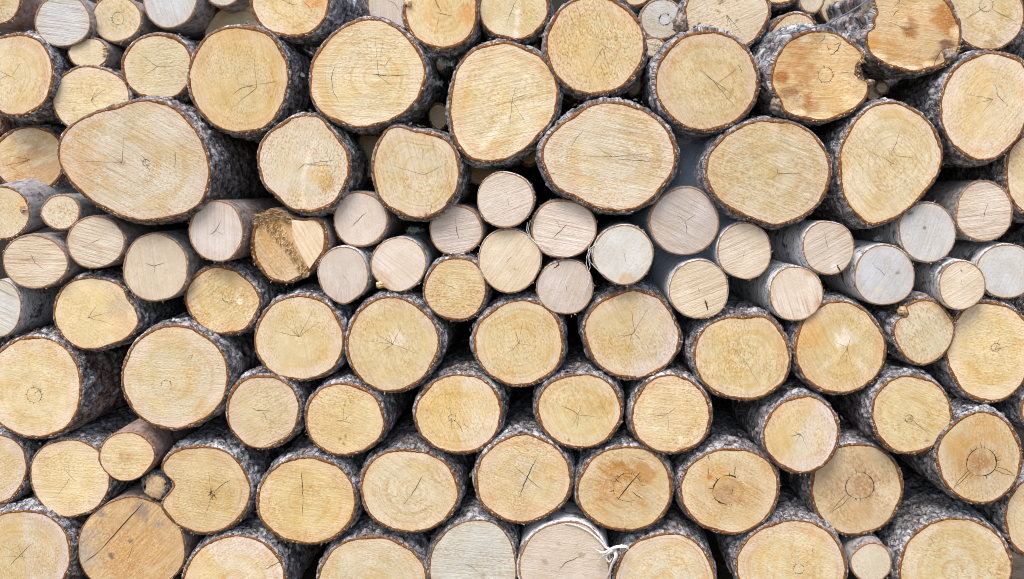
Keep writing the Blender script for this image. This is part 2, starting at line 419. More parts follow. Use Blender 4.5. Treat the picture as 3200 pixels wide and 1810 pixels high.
    for q in range(auto):
        a = rg.uniform(0, 6.28) if q else rg.uniform(0, 6.28)
        r0 = float(outline(np.array([a]))[0]) * rg.uniform(.25, .72)
        e = pv + Vector((math.cos(a) * r0, 0, math.sin(a) * r0))
        line = jag(pv, e, 8, .0016, rg)
        ribbon(line, [.0007 * (1 - i / 8) * (.6 + .6 * rg.random()) + .0003 for i in range(9)], cco, cfs)
    if ringcrack:
        rfx, rfy, rr_, a0, a1, wd = ringcrack
        q = L(rfx, rfy); rr_ = rr_ * S / 1000
        line = []
        for i in range(41):
            a = R(a0 + (a1 - a0) * i / 40); k = rr_ * (1 + .03 * math.sin(3 * a) + rg.uniform(-.012, .012))
            line.append(q + Vector((math.cos(a) * k, 0, -math.sin(a) * k)))
        ribbon(line, [wd * 1.0 * (.5 + .5 * math.sin(i * .37 + seed)) * (.3 + .9 * rg.random()) + .0003 for i, _ in enumerate(line)], cco, cfs)
        for i in range(16):
            a = rg.uniform(0, 6.28)
            d_ = Vector((math.cos(a), 0, math.sin(a)))
            ribbon([q + d_ * rr_ * .97, q + d_ * rr_ * rg.uniform(1.1, 1.35)], [.0015, .0003], cco, cfs)
    b0 = len(co)
    co += [(p.x, p.y + tx * p.x + tz * p.z, p.z) for p in cco]
    faces += [tuple(b0 + k for k in q) for q in cfs]; mi += [1] * len(cfs)
    pad = len(cco)
    def padv(a): return np.concatenate([a, np.zeros((pad, 3))]) if pad else a
    seedv = (seed % 1000) * 0.37
    mesh_obj('sawn_end', co, faces, [M['wood'], M['crack']], root, True, {
        'ring': padv(np.stack([ringx, ringz, np.full(nv, seedv)], 1)),
        'saw': padv(np.stack([al, ac, np.full(nv, saw[1])], 1)),
        'par': padv(np.stack([np.full(nv, rings), np.full(nv, fleck), hd], 1)),
        'tint': padv(tint)}, mi)
    # --- inner bark ring
    NB = max(60, int(2 * math.pi * Rm / 0.0048))
    seam = math.atan2(c[1] - 1.78 + .01, c[0] - 0.13)        # the seam faces away from the lens
    th = seam + np.linspace(0, 2 * math.pi, NB, endpoint=False)
    oo = outline(th); rj = oo + nr.uniform(-.0012, .0012, NB)
    ar_ = np.arange(NB) / NB * 2 * math.pi * Rm + rg.uniform(0, 1)
    i_ = oo - rimw * (1 + 1.3 * (sample(base, ar_, ar_ * 0 + .2) - .5) + 1.1 * (sample(SMOOTH, ar_ * .4, ar_ * 0 + .7) - .5) + nr.uniform(-.12, .12, NB)) ; i_ = np.minimum(i_, oo - rimw * .35)
    def ringpts(r, y): return np.stack([r * np.cos(th), y + tx * r * np.cos(th) + tz * r * np.sin(th), r * np.sin(th)], 1)
    A = ringpts(i_ - .0015, .0012); B = ringpts(i_, -.0006); C_ = ringpts(rj, -.0002 + nr.uniform(-.001, .001, NB)); D = ringpts(rj, .012)
    co = np.concatenate([A, B, C_, D]); j = np.arange(NB); j2 = (j + 1) % NB
    Q = np.concatenate([np.stack([k * NB + j, k * NB + j2, (k + 1) * NB + j2, (k + 1) * NB + j], 1) for k in range(3)])
    mesh_obj('inner_bark', co, Q, M['rim' if bark == 'pine' or wood in 'yobn' and bark != 'birch' else 'rim_b'], root)
    # --- bark sleeve
    ys = [0.0, .0015]; st_ = .0045
    while ys[-1] < length:
        ys.append(ys[-1] + st_)
        if ys[-1] > .22: st_ *= 1.045
    ys = np.array(ys); NL = len(ys)
    u0, v0 = rg.uniform(0, TS), rg.uniform(0, TS)
    TH, YY = np.meshgrid(th, ys, indexing='ij')
    arc = (np.arange(NB) / NB * 2 * math.pi * Rm)[:, None] + np.zeros_like(YY)
    wu = arc + u0; wv = YY + v0; w1 = sample(W1, wu, wv) * .05; w2 = sample(W2, wu, wv) * .05
    hgt = sample(HT[bark], arc + u0 + w1, YY * 1.3 + v0 + w2)
    hgt[-2:, :] = hgt[:2, :][::-1] * .5 + hgt[-2:, :] * .5
    lowf = np.sin(3 * TH + YY * 5 + seed) * .012 * Rm * np.clip(YY / .3, 0, 1) + np.sin(2 * TH - YY * 3.1) * .01 * Rm * np.clip(YY / .3, 0, 1)
    th_up = R(110) if c[0] > .13 else R(70)
    thk = .0026 + max(0, thick - .0026) * np.clip(.5 + .5 * np.cos(TH - th_up), 0, 1) ** 1.5 if bark == 'pine' else thick
    edge = sample(SMOOTH, arc * 1.0 + v0, YY * 0 + u0) * .5 + sample(PINE, arc + v0, YY * 0 + .3) * .5
    r = oo[:, None] + thk * (.1 + 1.4 * edge) * np.clip(YY / .003 + .4, 0, 1) + hgt * amp * np.clip(YY / .045 + .10, 0, 1) + lowf
    r[:, 0] = oo - .0006
    bite = np.clip(nr.uniform(-.6, 1, NB) * .004, 0, 1)
    yo = YY.copy(); yo[:, 0] += 0.0004; yo[:, 1] += bite; yo[:, 2] = np.maximum(yo[:, 2], yo[:, 1] + .001)
    dx, dz = math.tan(R(dirn[0])), math.tan(R(dirn[1]))
    taper = 1 + .0 * YY
    bx = r * np.cos(TH) * taper; bz = r * np.sin(TH) * taper
    fade = np.clip(1 - YY / .2, 0, 1)
    cox = bx + dx * YY; coz = bz + dz * YY; coy = yo + (tx * bx + tz * bz) * fade
    co = np.stack([cox, coy, coz], 2).reshape(-1, 3)
    i = np.arange(NB)[:, None]; i2 = (i + 1) % NB; k = np.arange(NL - 1)[None, :]
    Q = np.stack([i * NL + k, i * NL + k + 1, i2 * NL + k + 1, i2 * NL + k], 2).reshape(-1, 4).tolist()
    # far end of the log
    co = np.concatenate([co, [[dx * ys[-1], ys[-1], dz * ys[-1]]]]); cap = len(co) - 1
    Q += [(int(a) * NL + NL - 1, cap, ((int(a) + 1) % NB) * NL + NL - 1) for a in range(NB)]
    hh = np.r_[hgt.ravel(), .5]
    bk = np.stack([arc + u0, YY + v0, np.full(arc.shape, seedv)], 2).reshape(-1, 3); bk = np.concatenate([bk, bk[-1:]])
    # frayed fibres along the cut edge
    ex_co, ex_f = [], []
    for q in range(int(rg.uniform(8, 18) * (1 + Rm * 4))):
        a = rg.uniform(0, 6.28); rr = float(outline(np.array([a]))[0]) + rg.uniform(-.001, .004)
        p = Vector((math.cos(a) * rr, rg.uniform(-.001, .001), math.sin(a) * rr)); ta = a + rg.uniform(-1.2, 1.2) + rg.choice([0, 1.57])
        ln = rg.uniform(.003, .009); d_ = Vector((math.cos(ta), rg.uniform(-.5, .2), math.sin(ta))) * ln
        s_ = Vector((-math.sin(ta), .3, math.cos(ta))) * rg.uniform(.0006, .0016)
        b_ = len(co) + len(ex_co); ex_co += [p - s_, p + s_, p + d_]; ex_f.append((b_, b_ + 1, b_ + 2))
    nb0 = len(Q); co = np.concatenate([co, np.array([tuple(v) for v in ex_co])]); Q += ex_f
    hh = np.r_[hh, np.full(len(ex_co), .9)]; bk = np.concatenate([bk, np.repeat(bk[-1:], len(ex_co), 0)])
    tn = np.tile([red, lich, 0.], (len(co), 1))
    mesh_obj('bark', co, Q, [M[bark], M['splinter']], root, True, {'bk': bk, 'hh': hh, 'tone': tn}, [0] * nb0 + [1] * len(ex_f))
    # sawdust lying on the upper side of the bark near the cut
    if not back and bark != 'birch':
        for q in range(int(14 * Rm / .12)):
            a = rg.gauss(1.57, .5); y = abs(rg.gauss(0, .07)) + .004
            rr = float(outline(np.array([a]))[0]) + thick + amp * .8
            chip(Vector((c[0] + math.cos(a) * rr, Y + y, c[1] + math.sin(a) * rr)), rg.uniform(.0008, .0022), rg)
    if not back and bark == 'pine':
        for q in range(int(26 * Rm / .12)):
            a = rg.gauss(1.57, .8); y = abs(rg.gauss(0, .12)) + .006
            rr = float(outline(np.array([a]))[0]) + thick + amp * rg.uniform(.2, .8)
            FLAKES.append((Vector((c[0] + math.cos(a) * rr + dirn[0] * 0, Y + y, c[1] + math.sin(a) * rr)), a, rg.uniform(.003, .009)))
    if not back and fleck > .3:
        for q in range(int(rg.uniform(2, 12))):
            a = rg.uniform(0, 6.28); rr = Rm * rg.uniform(.1, .9)
            x, z = math.cos(a) * rr, math.sin(a) * rr
            chip(Vector((c[0] + x, Y + tx * x + tz * z - .0012, c[1] + z)), rg.uniform(.0007, .0018), rg)
    LOGS[key] = dict(root=root, c=c, Y=Y, Rm=Rm, tx=tx, tz=tz, outline=outline, L=L)
    return root

def hash_id(s):
    h = 7
    for ch in str(s): h = (h * 131 + ord(ch)) % 1000003
    return h

# ------------------------------------------------------------------ setting
g = mesh_obj('ground', [(-40, -30, 0), (40, -30, 0), (40, 60, 0), (-40, 60, 0)], [(0, 1, 2, 3)], M['earth'], None, False)
g['kind'] = 'structure'
def add_blocker():  # added backdrop, shuts out skylight from behind so the gaps stay dark
    co, fs = [], []; nx, ny = 60, 8
    for i in range(nx + 1):
        for k in range(ny + 1):
            x = -9 + 18 * i / nx; t = k / ny
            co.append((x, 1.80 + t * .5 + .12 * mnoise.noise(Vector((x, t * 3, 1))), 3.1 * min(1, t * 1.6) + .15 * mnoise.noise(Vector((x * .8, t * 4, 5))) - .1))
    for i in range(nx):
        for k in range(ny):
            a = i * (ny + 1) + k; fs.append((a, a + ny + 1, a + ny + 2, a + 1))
    o = mesh_obj('sky_blocker', co, fs, M['add_blocker']); o['kind'] = 'structure'
add_blocker()
# ------------------------------------------------------------------ the logs
BIG, SML = 'thick pine logs stacked in the pile', 'thin pale logs wedged between the thick ones'
def big(*a, **k): return log(*a, group=BIG, **k)
def sml(*a, **k):
    a = list(a); a[9] = (a[9][0], min(1.2, a[9][1] * 1.05))
    k.setdefault('rings', .1); k.setdefault('fleck', .25); k.setdefault('auto', 1)
    return log(*a, group=SML, **k)
# --- upper left
big('a1', -5, 5, 58, 57, 0, 4, 'smooth', 'y', (20, .2), 'yellow log with reddish bark cut off by the top left corner', red=1.0)
sml('a2', 158, 52, 71, 66, 0, 0, 'smooth', 'g', (8, .85), 'grey-beige log with level saw lines beside the reddish corner log', auto=0)
big('a3', 293, 47, 65, 58, 0, 3, 'smooth', 'e', (60, .1), 'smallish pale yellow round log with faint central ring beside the grey-beige one', auto=0, rings=.4, cracks=[(.0012, [(302, 28), (312, 34)])], ringcrack=(297, 47, 15, 0, 300, .0007))
sml('a4', 427, -3, 70, 74, 0, 2, 'smooth', 'g', (75, .4), 'pale log with thin dark grey bark at the top edge, above the pale orange one', red=.1, auto=0)
sml('a5', 560, -25, 50, 41, 0, 6, 'smooth', 'g', (70, .3), 'pale log of which only a thin bottom sliver hangs below the top edge', auto=0)
big('a6', 612, 92, 101, 84, 0, 14, 'pine', 'e', (40, .2), 'recessed pale log peeping out as an arc above a big round log')
big('a7', 601, 199, 129, 135, 0, -3, 'pine', 'o', (78, .35), 'big round log with orange left edge, right of the egg-shaped giant and above it', pith=(.35, .15), cracks=[(.0016, [(583, 239), (605, 222), (648, 212)]), (.001, [(648, 212), (700, 205)])], rings=.75, lich=.45)
big('a8', 730, 8, 102, 86, 0, 0, 'pine', 'y', (30, .2), 'log at the top edge with an orange patch and a long light grey bark side', dirn=(13, 4), stains=[(.75, -.15, .35, (.70, .38, .12), .8)], cracks=[(.0014, [(760, 0), (783, 25)])])
sml('a9', 985, 12, 62, 72, 0, 24, 'smooth', 'p', (88, .3), 'recessed pinkish-pale log between light grey bark and an orange-edged log', cracks=[(.002, [(975, 0), (992, 8), (1005, 28)])], auto=0)
big('b1', 925, 182, 147, 141, 0, -4, 'pine', 'e', (3, .55), 'very big log with a small black pith crack and a curved crack on its left', pts=[(929,43),(975,55),(1018,83),(1055,126),(1071,176),(1068,215),(1045,259),(1002,295),(952,315),(902,322),(849,308),(803,279),(781,239),(778,196),(786,149),(809,113),(842,80),(886,53)],
    pith=(.2, .05), cracks=[(.0028, [(935, 188), (952, 188), (975, 191)]), (.0016, [(975, 191), (1030, 187)]), (.0018, [(843, 160), (833, 195), (838, 230), (855, 262)]), (.0012, [(963, 172), (985, 142)]), (.0008, [(955, 155), (962, 100)])], rings=.8, auto=2, lich=.6)
big('b2', 1109, 28, 94, 98, 0, -2, 'pine', 'o', (80, .2), 'log at the top edge with a tiny rim knot and orange right side',
    stains=[(.8, .0, .35, (.68, .36, .12), .8), (-.1, -.1, .5, (.72, .50, .22), .5)], cracks=[(.0016, [(1092, 30), (1140, 41)]), (.0016, [(1092, -5), (1104, 25)]), (.0009, [(1103, 40), (1098, 75)])], auto=1)
big('b3', 1291, 15, 88, 89, 0, 0, 'pine', 'e', (30, .15), 'pale log at the top edge with a straight white streak down to its rim', stains=[(0.1, .6, .45, (.82, .76, .64), .9, 95, 4)], lich=.1)
big('c1', 1265, 255, 138, 152, 0, -4, 'pine', 'e', (-12, .5), 'very big log with long pale streaks fanning out to its pointed bottom', pts=[(1265,103),(1307,113),(1350,133),(1383,166),(1401,206),(1402,265),(1383,312),(1333,365),(1287,395),(1257,406),(1207,408),(1174,395),(1144,358),(1129,298),(1131,232),(1148,172),(1181,129),(1225,108)],
    pith=(.15, -.02), stains=[(-.15, .48, .55, (.84, .76, .62), .8, 128, 9), (.45, -.5, .5, (.80, .70, .52), .5, -48, 9), (.5, .3, .4, (.82, .74, .6), .5, 22, 7), (-.5, -.3, .45, (.80, .70, .52), .4, 30, 8)], rings=.8, lich=.5, cracks=[(.0012, [(1290, 248), (1330, 235)])])
big('d1', 1496, 115, 126, 124, 0, -5, 'pine', 'o', (70, .45), 'almost perfectly round log densely speckled with sawdust, cut by the top edge', pith=(.15, .05), rings=.5, fleck=1.0,
    cracks=[(.0013, [(1508, 108), (1540, 128)]), (.0010, [(1508, 108), (1485, 75)])], auto=2, wav=.3)
sml('d2', 1600, -19, 36, 36, 0, 16, 'smooth', 'y', (40, .2), 'small yellow log end at the top edge above the small log with a brown ring', auto=0)
big('d3', 1664, 48, 56, 52, 0, 14, 'smooth', 'g', (20, .2), 'small pale recessed log with a brown ring round its heart', auto=0, ringcrack=(1671, 49, 14, 20, 320, .003), lich=.2)
big('d4', 1826, 36, 110, 94, -12, 7, 'pine', 'p', (-25, .5), 'large beige log at the top with a cluster of small dark spots', rings=.2,
    stains=[(x, y, .045, (.28, .22, .15), .9) for x, y in ((-.18, -.3), (-.12, -.33), (-.05, -.4), (.2, -.45), (.24, -.38), (.28, -.5), (.33, -.4), (-.2, -.08), (.25, .12))] , red=.3)
big('e1', 1776, 204, 131, 126, 0, -5, 'pine', 'o', (62, .3), 'big round log with thick scaly bark on its upper left, its long crack running diagonally', pith=(.3, .1), thick=.012, wav=.3, lich=.5,
    cracks=[(.0013, [(1760, 170), (1800, 212), (1850, 270)]), (.0012, [(1800, 212), (1856, 170)]), (.0018, [(1695, 121), (1712, 108)]), (.002, [(1853, 160), (1862, 175), (1866, 185)])], auto=2)
big('e2', 1999, 101, 68, 68, 0, 11, 'pine', 'e', (70, .2), 'recessed pale orange log arching under the thin twig', auto=0)
sml('e3', 2040, -4, 34, 38, 0, 15, 'smooth', 'p', (70, .1), 'small pale round log hanging at the top edge left of a brown-hearted one', auto=0)
sml('e4', 2106, 15, 48, 49, 0, 22, 'smooth', 'e', (70, .1), 'deeply recessed small log with a brown heart stain behind the twig', auto=0, stains=[(-.1, -.05, .5, (.50, .28, .11), .8)])
big('f1', 2300, 85, 120, 104, 0, -4, 'pine', 'b', (8, .45), 'damaged brown-stained log with ingrown bark folds, cut by the top edge', pts=[(2196,-2),(2203,27),(2193,46),(2193,70),(2176,86),(2176,116),(2196,146),(2236,169),(2282,182),(2328,179),(2372,166),(2388,146),(2408,129),(2416,99),(2415,66),(2401,33),(2382,0),(2340,-20),(2270,-25),(2215,-18)][::-1],
    dirn=(-8, 4), thick=.014, pith=(-.15, -.05), rings=.8, cracks=[(.0025, [(2345, 172), (2352, 150), (2366, 128), (2380, 120)]), (.002, [(2243, 45), (2250, 32), (2262, 22)]), (.0015, [(2246, 18), (2262, 4), (2256, -4)]), (.0018, [(2382, 132), (2386, 115)])],
    stains=[(-.1, -.1, .75, (.72, .55, .32), .7), (-.05, -.1, .2, (.38, .18, .06), .9), (.03, .05, .14, (.40, .19, .06), .9), (.72, -.15, .42, (.50, .25, .08), .95), (.75, .3, .2, (.20, .10, .06), .9), (.55, .55, .14, (.24, .13, .08), .8), (-.85, .2, .2, (.60, .32, .08), .9), (-.5, .45, .35, (.60, .38, .16), .7), (.1, .66, .3, (.60, .38, .17), .7), (-.72, .62, .2, (.86, .74, .50), .95), (-.38, .85, .2, (.86, .74, .50), .95), (0, .9, .18, (.86, .74, .50), .9), (.4, .8, .14, (.86, .74, .50), .9), (.93, .0, .16, (.86, .74, .50), .8)], lich=.3, red=.4)
big('g1', 2060, 190, 120, 115, 0, -6, 'pine', 'b', (3, .5), 'cracked brown-stained log with a bite missing from its right rim', pts=[(2053,76),(2096,80),(2130,96),(2156,116),(2174,133),(2169,149),(2159,159),(2157,186),(2163,199),(2183,206),(2186,219),(2176,249),(2146,279),(2103,298),(2057,307),(2007,298),(1970,282),(1960,255),(1944,232),(1936,202),(1941,166),(1957,133),(1984,99),(2017,81)],
    dirn=(-7, 7), thick=.012, pith=(.1, 0), rings=.7,
    cracks=[(.0035, [(2115, 106), (2108, 122), (2096, 136)]), (.002, [(2115, 106), (2098, 112)]), (.002, [(2075, 87), (2072, 98), (2060, 108)]), (.0025, [(2080, 113), (2084, 124), (2090, 120)]), (.0022, [(2088, 88), (2100, 91), (2112, 99)]), (.0018, [(2096, 136), (2086, 139)]), (.0012, [(2108, 181), (2158, 184)])],
    ringcrack=(2075, 188, 17, 0, 350, .0010), stains=[(-.45, -.35, .5, (.52, .28, .10), .85), (-.85, .0, .22, (.42, .19, .05), .95), (-.3, .1, .35, (.50, .27, .10), .75), (-.6, .3, .25, (.28, .15, .07), .7), (-.25, .62, .3, (.48, .24, .08), .9), (.35, -.55, .5, (.72, .52, .28), .8), (.35, .35, .5, (.74, .56, .32), .8), (-.5, .55, .2, (.62, .50, .36), .8), (-.45, .86, .2, (.86, .74, .50), .95), (-.1, .93, .2, (.86, .74, .50), .95), (.3, .88, .18, (.86, .74, .50), .95), (.68, .62, .18, (.86, .74, .50), .95), (-.35, -.85, .15, (.86, .74, .50), .8), (.2, -.88, .15, (.86, .74, .50), .8)], lich=.3, red=.3, auto=0)
big('f2', 2480, 25, 95, 103, 0, 2, 'smooth', 'y', (30, .15), 'yellow-green log in the top right corner with faint ring and brown lower edge', auto=1, ringcrack=(2479, 13, 15, 0, 330, .0014), stains=[(.2, .85, .3, (.46, .30, .12), .7), (.0, .62, .14, (.78, .68, .48), .6)], pith=(0, -.1), lich=.2,
    cracks=[(.0012, [(2425, 50), (2462, 24)]), (.0012, [(2490, 22), (2560, 60)])])
big('h1', 2475, 266, 117, 138, 0, -5, 'pine', 'y', (-55, .3), 'tall oval log at the right edge below the yellow-green corner log', pts=[(2504,131),(2544,139),(2574,156),(2588,200),(2590,250),(2572,325),(2551,358),(2511,395),(2468,405),(2428,395),(2391,361),(2368,315),(2362,259),(2378,202),(2411,159),(2468,133)][::-1],
    pith=(.15, -.15), rings=.9, cracks=[(.0013, [(2500, 205), (2508, 240), (2535, 268)])])
big('h2', 2237, 412, 133, 156, 0, -6, 'pine', 'e', (50, .4), 'big egg-shaped log narrowing to its bottom, left below the tall oval log', pts=[(2239,255),(2289,269),(2329,298),(2358,338),(2370,385),(2362,431),(2338,471),(2305,509),(2262,542),(2219,562),(2183,566),(2153,542),(2123,502),(2110,458),(2106,398),(2120,348),(2146,305),(2186,269)],
    pith=(.1, .0), rings=.9, cracks=[(.0016, [(2262, 330), (2252, 362), (2240, 385)]), (.0012, [(2250, 390), (2300, 398)])], auto=1)
big('i1', 1932, 432, 157, 137, 0, -6, 'pine', 'e', (22, .5), 'very wide log with a small right-angled pith crack, right of the dark hazy gap', pts=[(1931,300),(1990,308),(2040,335),(2073,375),(2088,418),(2083,464),(2066,502),(2030,539),(1990,559),(1950,567),(1900,554),(1851,537),(1804,502),(1781,471),(1773,438),(1778,398),(1804,358),(1844,325),(1884,307)],
    pith=(.15, 0), rings=.7, cracks=[(.0016, [(1952, 418), (1955, 437), (1975, 436), (2018, 437)]), (.0010, [(1955, 437), (1940, 450)])], auto=0, lich=.4)
big('i2', 1533, 392, 171, 141, 0, -7, 'pine', 'e', (12, .55), 'widest log of the centre, left of the dark hazy gap, thick grey bark on top', pts=[(1532,254),(1585,262),(1645,292),(1682,328),(1702,375),(1698,418),(1678,458),(1638,502),(1595,526),(1552,532),(1502,524),(1446,499),(1400,475),(1376,444),(1360,398),(1367,358),(1396,322),(1436,292),(1479,265)],
    pith=(.05, .0), rings=.7, thick=.010, cracks=[(.0016, [(1552, 400), (1600, 403), (1640, 408)]), (.0014, [(1590, 390), (1598, 400)]), (.0013, [(1435, 372), (1450, 345), (1468, 328)]), (.0016, [(1376, 440), (1400, 434)])], stains=[(-.55, .35, .25, (.62, .40, .18), .5), (-.4, .42, .12, (.8, .62, .36), .5)], lich=.5)
big('h3', 2625, 440, 101, 112, 0, -2, 'pine', 'y', (40, .2), 'yellow log cut off by the right edge below the tall oval log')
big('j1', 765, 412, 117, 123, 0, -4, 'pine', 'e', (-70, .3), 'log with sawdust crumbs under its top rim and an orange rotten spot', pts=[(770,288),(806,295),(829,318),(856,351),(876,381),(882,418),(872,461),(839,512),(799,532),(770,534),(730,526),(693,493),(663,464),(648,411),(650,371),(673,335),(703,312),(733,295)],
    stains=[(.48, .35, .2, (.55, .32, .1), .8), (.35, .2, .25, (.70, .50, .22), .7), (.12, -.2, .5, (.84, .78, .66), .8, 108, 8), (-.05, .75, .3, (.84, .76, .6), .6, 90, 4), (.05, -.75, .35, (.70, .58, .40), .6)], fleck=.9, cracks=[(.0012, [(772, 412), (800, 408), (850, 402)])], rings=.3, lich=.4)
big('k1', 1047, 434, 110, 118, 0, -4, 'pine', 'e', (75, .4), 'squarish log with a small dark split in its lower rim', pts=[(1005,317),(1041,327),(1085,332),(1121,348),(1148,381),(1157,424),(1151,471),(1134,502),(1108,532),(1071,549),(1025,546),(982,526),(952,493),(939,448),(937,398),(952,355),(975,325)],
    pith=(.15, .05), rings=.9, cracks=[(.0013, [(1065, 373), (1062, 400)]), (.003, [(1070, 532), (1073, 546)]), (.0014, [(1086, 510), (1080, 535)])], stains=[(.23, .95, .08, (.25, .14, .07), .8)], auto=2)
# --- left block
big('l1', 395, 405, 190, 153, 0, -8, 'pine', 'e', (28, .5), 'giant egg-shaped log with a small grey star crack at its pith', pts=[(146,385),(160,335),(195,305),(240,282),(330,255),(385,250),(440,270),(490,320),(518,375),(529,430),(522,480),(495,520),(440,545),(370,556),(290,540),(215,495),(165,440)],
    pith=(-.18, .03), rings=.8, cracks=[(.0022, [(364, 408), (370, 420), (378, 428)]), (.002, [(366, 400), (364, 408), (352, 402)]), (.0013, [(440, 380), (441, 400), (437, 428)]), (.0015, [(366, 400), (355, 390)])], ringcrack=(367, 409, 8, 0, 340, .0014),
    stains=[(-.75, .05, .42, (.66, .42, .20), .55), (-.18, .03, .22, (.66, .50, .36), .6), (-.18, .03, .08, (.30, .22, .15), .5)], lich=.55)
big('l2', 75, 400, 95, 82, 0, 6, 'pine', 'y', (-20, .3), 'two-toned log with a pinkish heart behind the smooth grey diagonal log', stains=[(.0, .45, .95, (.62, .40, .22), .85), (.15, -.15, .25, (.62, .40, .22), .7)], rings=.8, cracks=[(.001, [(58, 385), (80, 425)]), (.001, [(25, 420), (60, 440)])])
big('l3', 40, 187, 100, 104, 0, -2, 'pine', 'y', (-65, .15), 'yellow round log cut by the left edge above the two-toned one', pith=(-.2, .0), rings=.8, lich=.3, cracks=[(.0010, [(30, 190), (55, 155)])])
sml('l4', 222, 134, 50, 41, 0, 1, 'smooth', 'y', (0, .1), 'little yellow log with torn splinters on its right rim', auto=0, fleck=.5)
big('l5', 228, 250, 97, 85, 0, 0, 'pine', 'y', (5, .4), 'pale yellow log tucked above the giant egg-shaped log, under the splintered little one', rings=.2, rimw=.004, stains=[(.15, -.3, .16, (.8, .68, .45), .6)])
big('l6', 397, 168, 90, 84, 0, 0, 'pine', 'e', (-5, .25), 'pale orange log touching the left of the big round orange-edged one', rings=.3, cracks=[(.001, [(425, 165), (437, 150)])])
big('l7', 10, 535, 64, 68, 0, -4, 'smooth', 'y', (50, .1), 'yellow log with smooth grey bark slanting up behind the giant', dirn=(14, 13), rings=.3, fleck=.9, auto=0, red=0.1, lich=.1, stains=[(.8, -.3, .3, (.78, .5, .22), .8)])
sml('l8', 153, 533, 49, 45, 0, -3, 'smooth', 'e', (50, .05), 'very small crumbly yellow-white log below the giant log', fleck=.9, auto=0, lich=.4, red=0)
sml('l9', 88, 658, 81, 69, 8, -4, 'smooth', 'p', (2, 1.0), 'oval pale log with strong level saw ridges near the left edge', cracks=[(.0016, [(77, 635), (87, 660), (112, 678)])], auto=0)
sml('m1', 240, 609, 73, 66, 0, -4, 'smooth', 'p', (15, .95), 'pale log with gently slanting saw ridges, right of the level-ridged oval one', cracks=[(.0018, [(228, 612), (252, 601)]), (.0010, [(205, 624), (228, 612)])], auto=0, red=.4)
sml('m2', 391, 673, 81, 87, 0, -4, 'smooth', 'p', (82, .4), 'pale pinkish log with a shallow V-shaped pith crack', cracks=[(.002, [(365, 662), (389, 669), (415, 660)]), (.001, [(389, 669), (389, 690)])], auto=0, lich=.4, red=.1)
sml('m3', 544, 581, 70, 77, 0, -5, 'smooth', 'p', (91, .55), 'pale log with upright saw lines and pinkish-grey bark to its upper right', cracks=[(.0018, [(528, 590), (542, 580), (556, 555)]), (.001, [(542, 580), (565, 592)])], auto=0, red=.7, lich=.6)
sml('m4', -4, 775, 59, 72, 0, -3, 'birch', 'g', (25, .7), 'pale log with dark lichened bark cut off by the left edge', auto=0, lich=1)
big('m5', 242, 785, 108, 91, 0, -2, 'pine', 'y', (40, .15), 'bean-shaped yellow log with a dent in its upper right side', pts=[(134,790),(145,740),(180,705),(225,696),(280,706),(308,722),(322,748),(341,775),(349,812),(325,848),(280,866),(235,879),(190,872),(152,840)],
    pith=(-.2, .1), stains=[(.62, -.2, .32, (.60, .48, .34), .7), (.75, .4, .4, (.72, .50, .28), .7)], rings=.3, fleck=.5, rimw=.0055)
big('m6', 560, 753, 95, 86, 0, -1, 'pine', 'o', (-35, .4), 'orange-yellow log strewn with white wood crumbs, below the one with pinkish bark', pts=[(544,668),(584,675),(613,695),(640,721),(653,745),(655,768),(640,801),(613,831),(564,841),(517,828),(481,791),(466,755),(471,715),(497,685)],
    rings=.6, fleck=.9, stains=[(.45, -.3, .12, (.86, .8, .66), .7), (.45, .02, .1, (.86, .8, .66), .8), (.42, -.15, .07, (.86, .8, .66), .8)])
big('n1', 728, 618, 98, 92, 0, -2, 'smooth', 'b', (52, .5), 'heart-shaped ochre log with a ragged splintered break across it', pts=[(677,526),(703,527),(733,544),(760,551),(789,547),(814,562),(826,592),(822,629),(799,662),(773,688),(746,705),(720,712),(683,705),(657,682),(634,648),(629,615),(637,575),(653,549)],
    rings=.1, auto=0, cracks=[(.0018, [(707, 612), (722, 626), (727, 640)])], rimw=.011, red=.5, stains=[(-.5, -.2, .6, (.62, .37, .14), .85), (-.1, .2, .6, (.68, .47, .25), .6), (.1, .75, .4, (.70, .54, .38), .6)])
# --- pale band in the middle
sml('p1', 906, 551, 68, 71, 0, -1, 'smooth', 'p', (82, .35), 'pale log with a long slanting pith crack, left below the squarish log', cracks=[(.002, [(885, 570), (905, 548), (922, 534)])], auto=0, red=.4)
sml('p2', 1002, 664, 69, 68, 0, -2, 'birch', 'p', (38, .45), 'birch log with a torn knotty scar at its lower left rim', auto=0, stains=[(-.55, .85, .22, (.50, .32, .16), .8), (-.6, .45, .35, (.62, .44, .26), .5)], lich=.6)
sml('p3', 862, 692, 64, 72, 0, -3, 'birch', 'p', (88, .35), 'birch log with pointed bottom and lichen-dark bark, lower left of the scarred birch', auto=1, lich=1, pts=[(862,620),(895,628),(918,655),(926,695),(918,728),(893,750),(862,765),(828,748),(807,722),(798,685),(808,650),(832,627)])
sml('p4', 1146, 578, 68, 63, 0, 0, 'smooth', 'p', (-10, .75), 'pale log with a curved upright crack and brownish saw lines', cracks=[(.003, [(1146, 565), (1148, 580), (1154, 600)]), (.001, [(1145, 545), (1146, 565)])], auto=0)
big('p5', 1145, 726, 79, 81, 0, -2, 'pine', 'o', (4, .5), 'smallish orange-yellow log among the pale ones, below the curved-crack log', rings=.4, fleck=.9, auto=1, rimw=.005)
sml('p6', 1270, 502, 71, 71, 0, -6, 'birch', 'p', (-20, .5), 'pale round log with a white bark rim topping the column of thin logs', cracks=[(.0013, [(1274, 497), (1280, 520)])], auto=0)
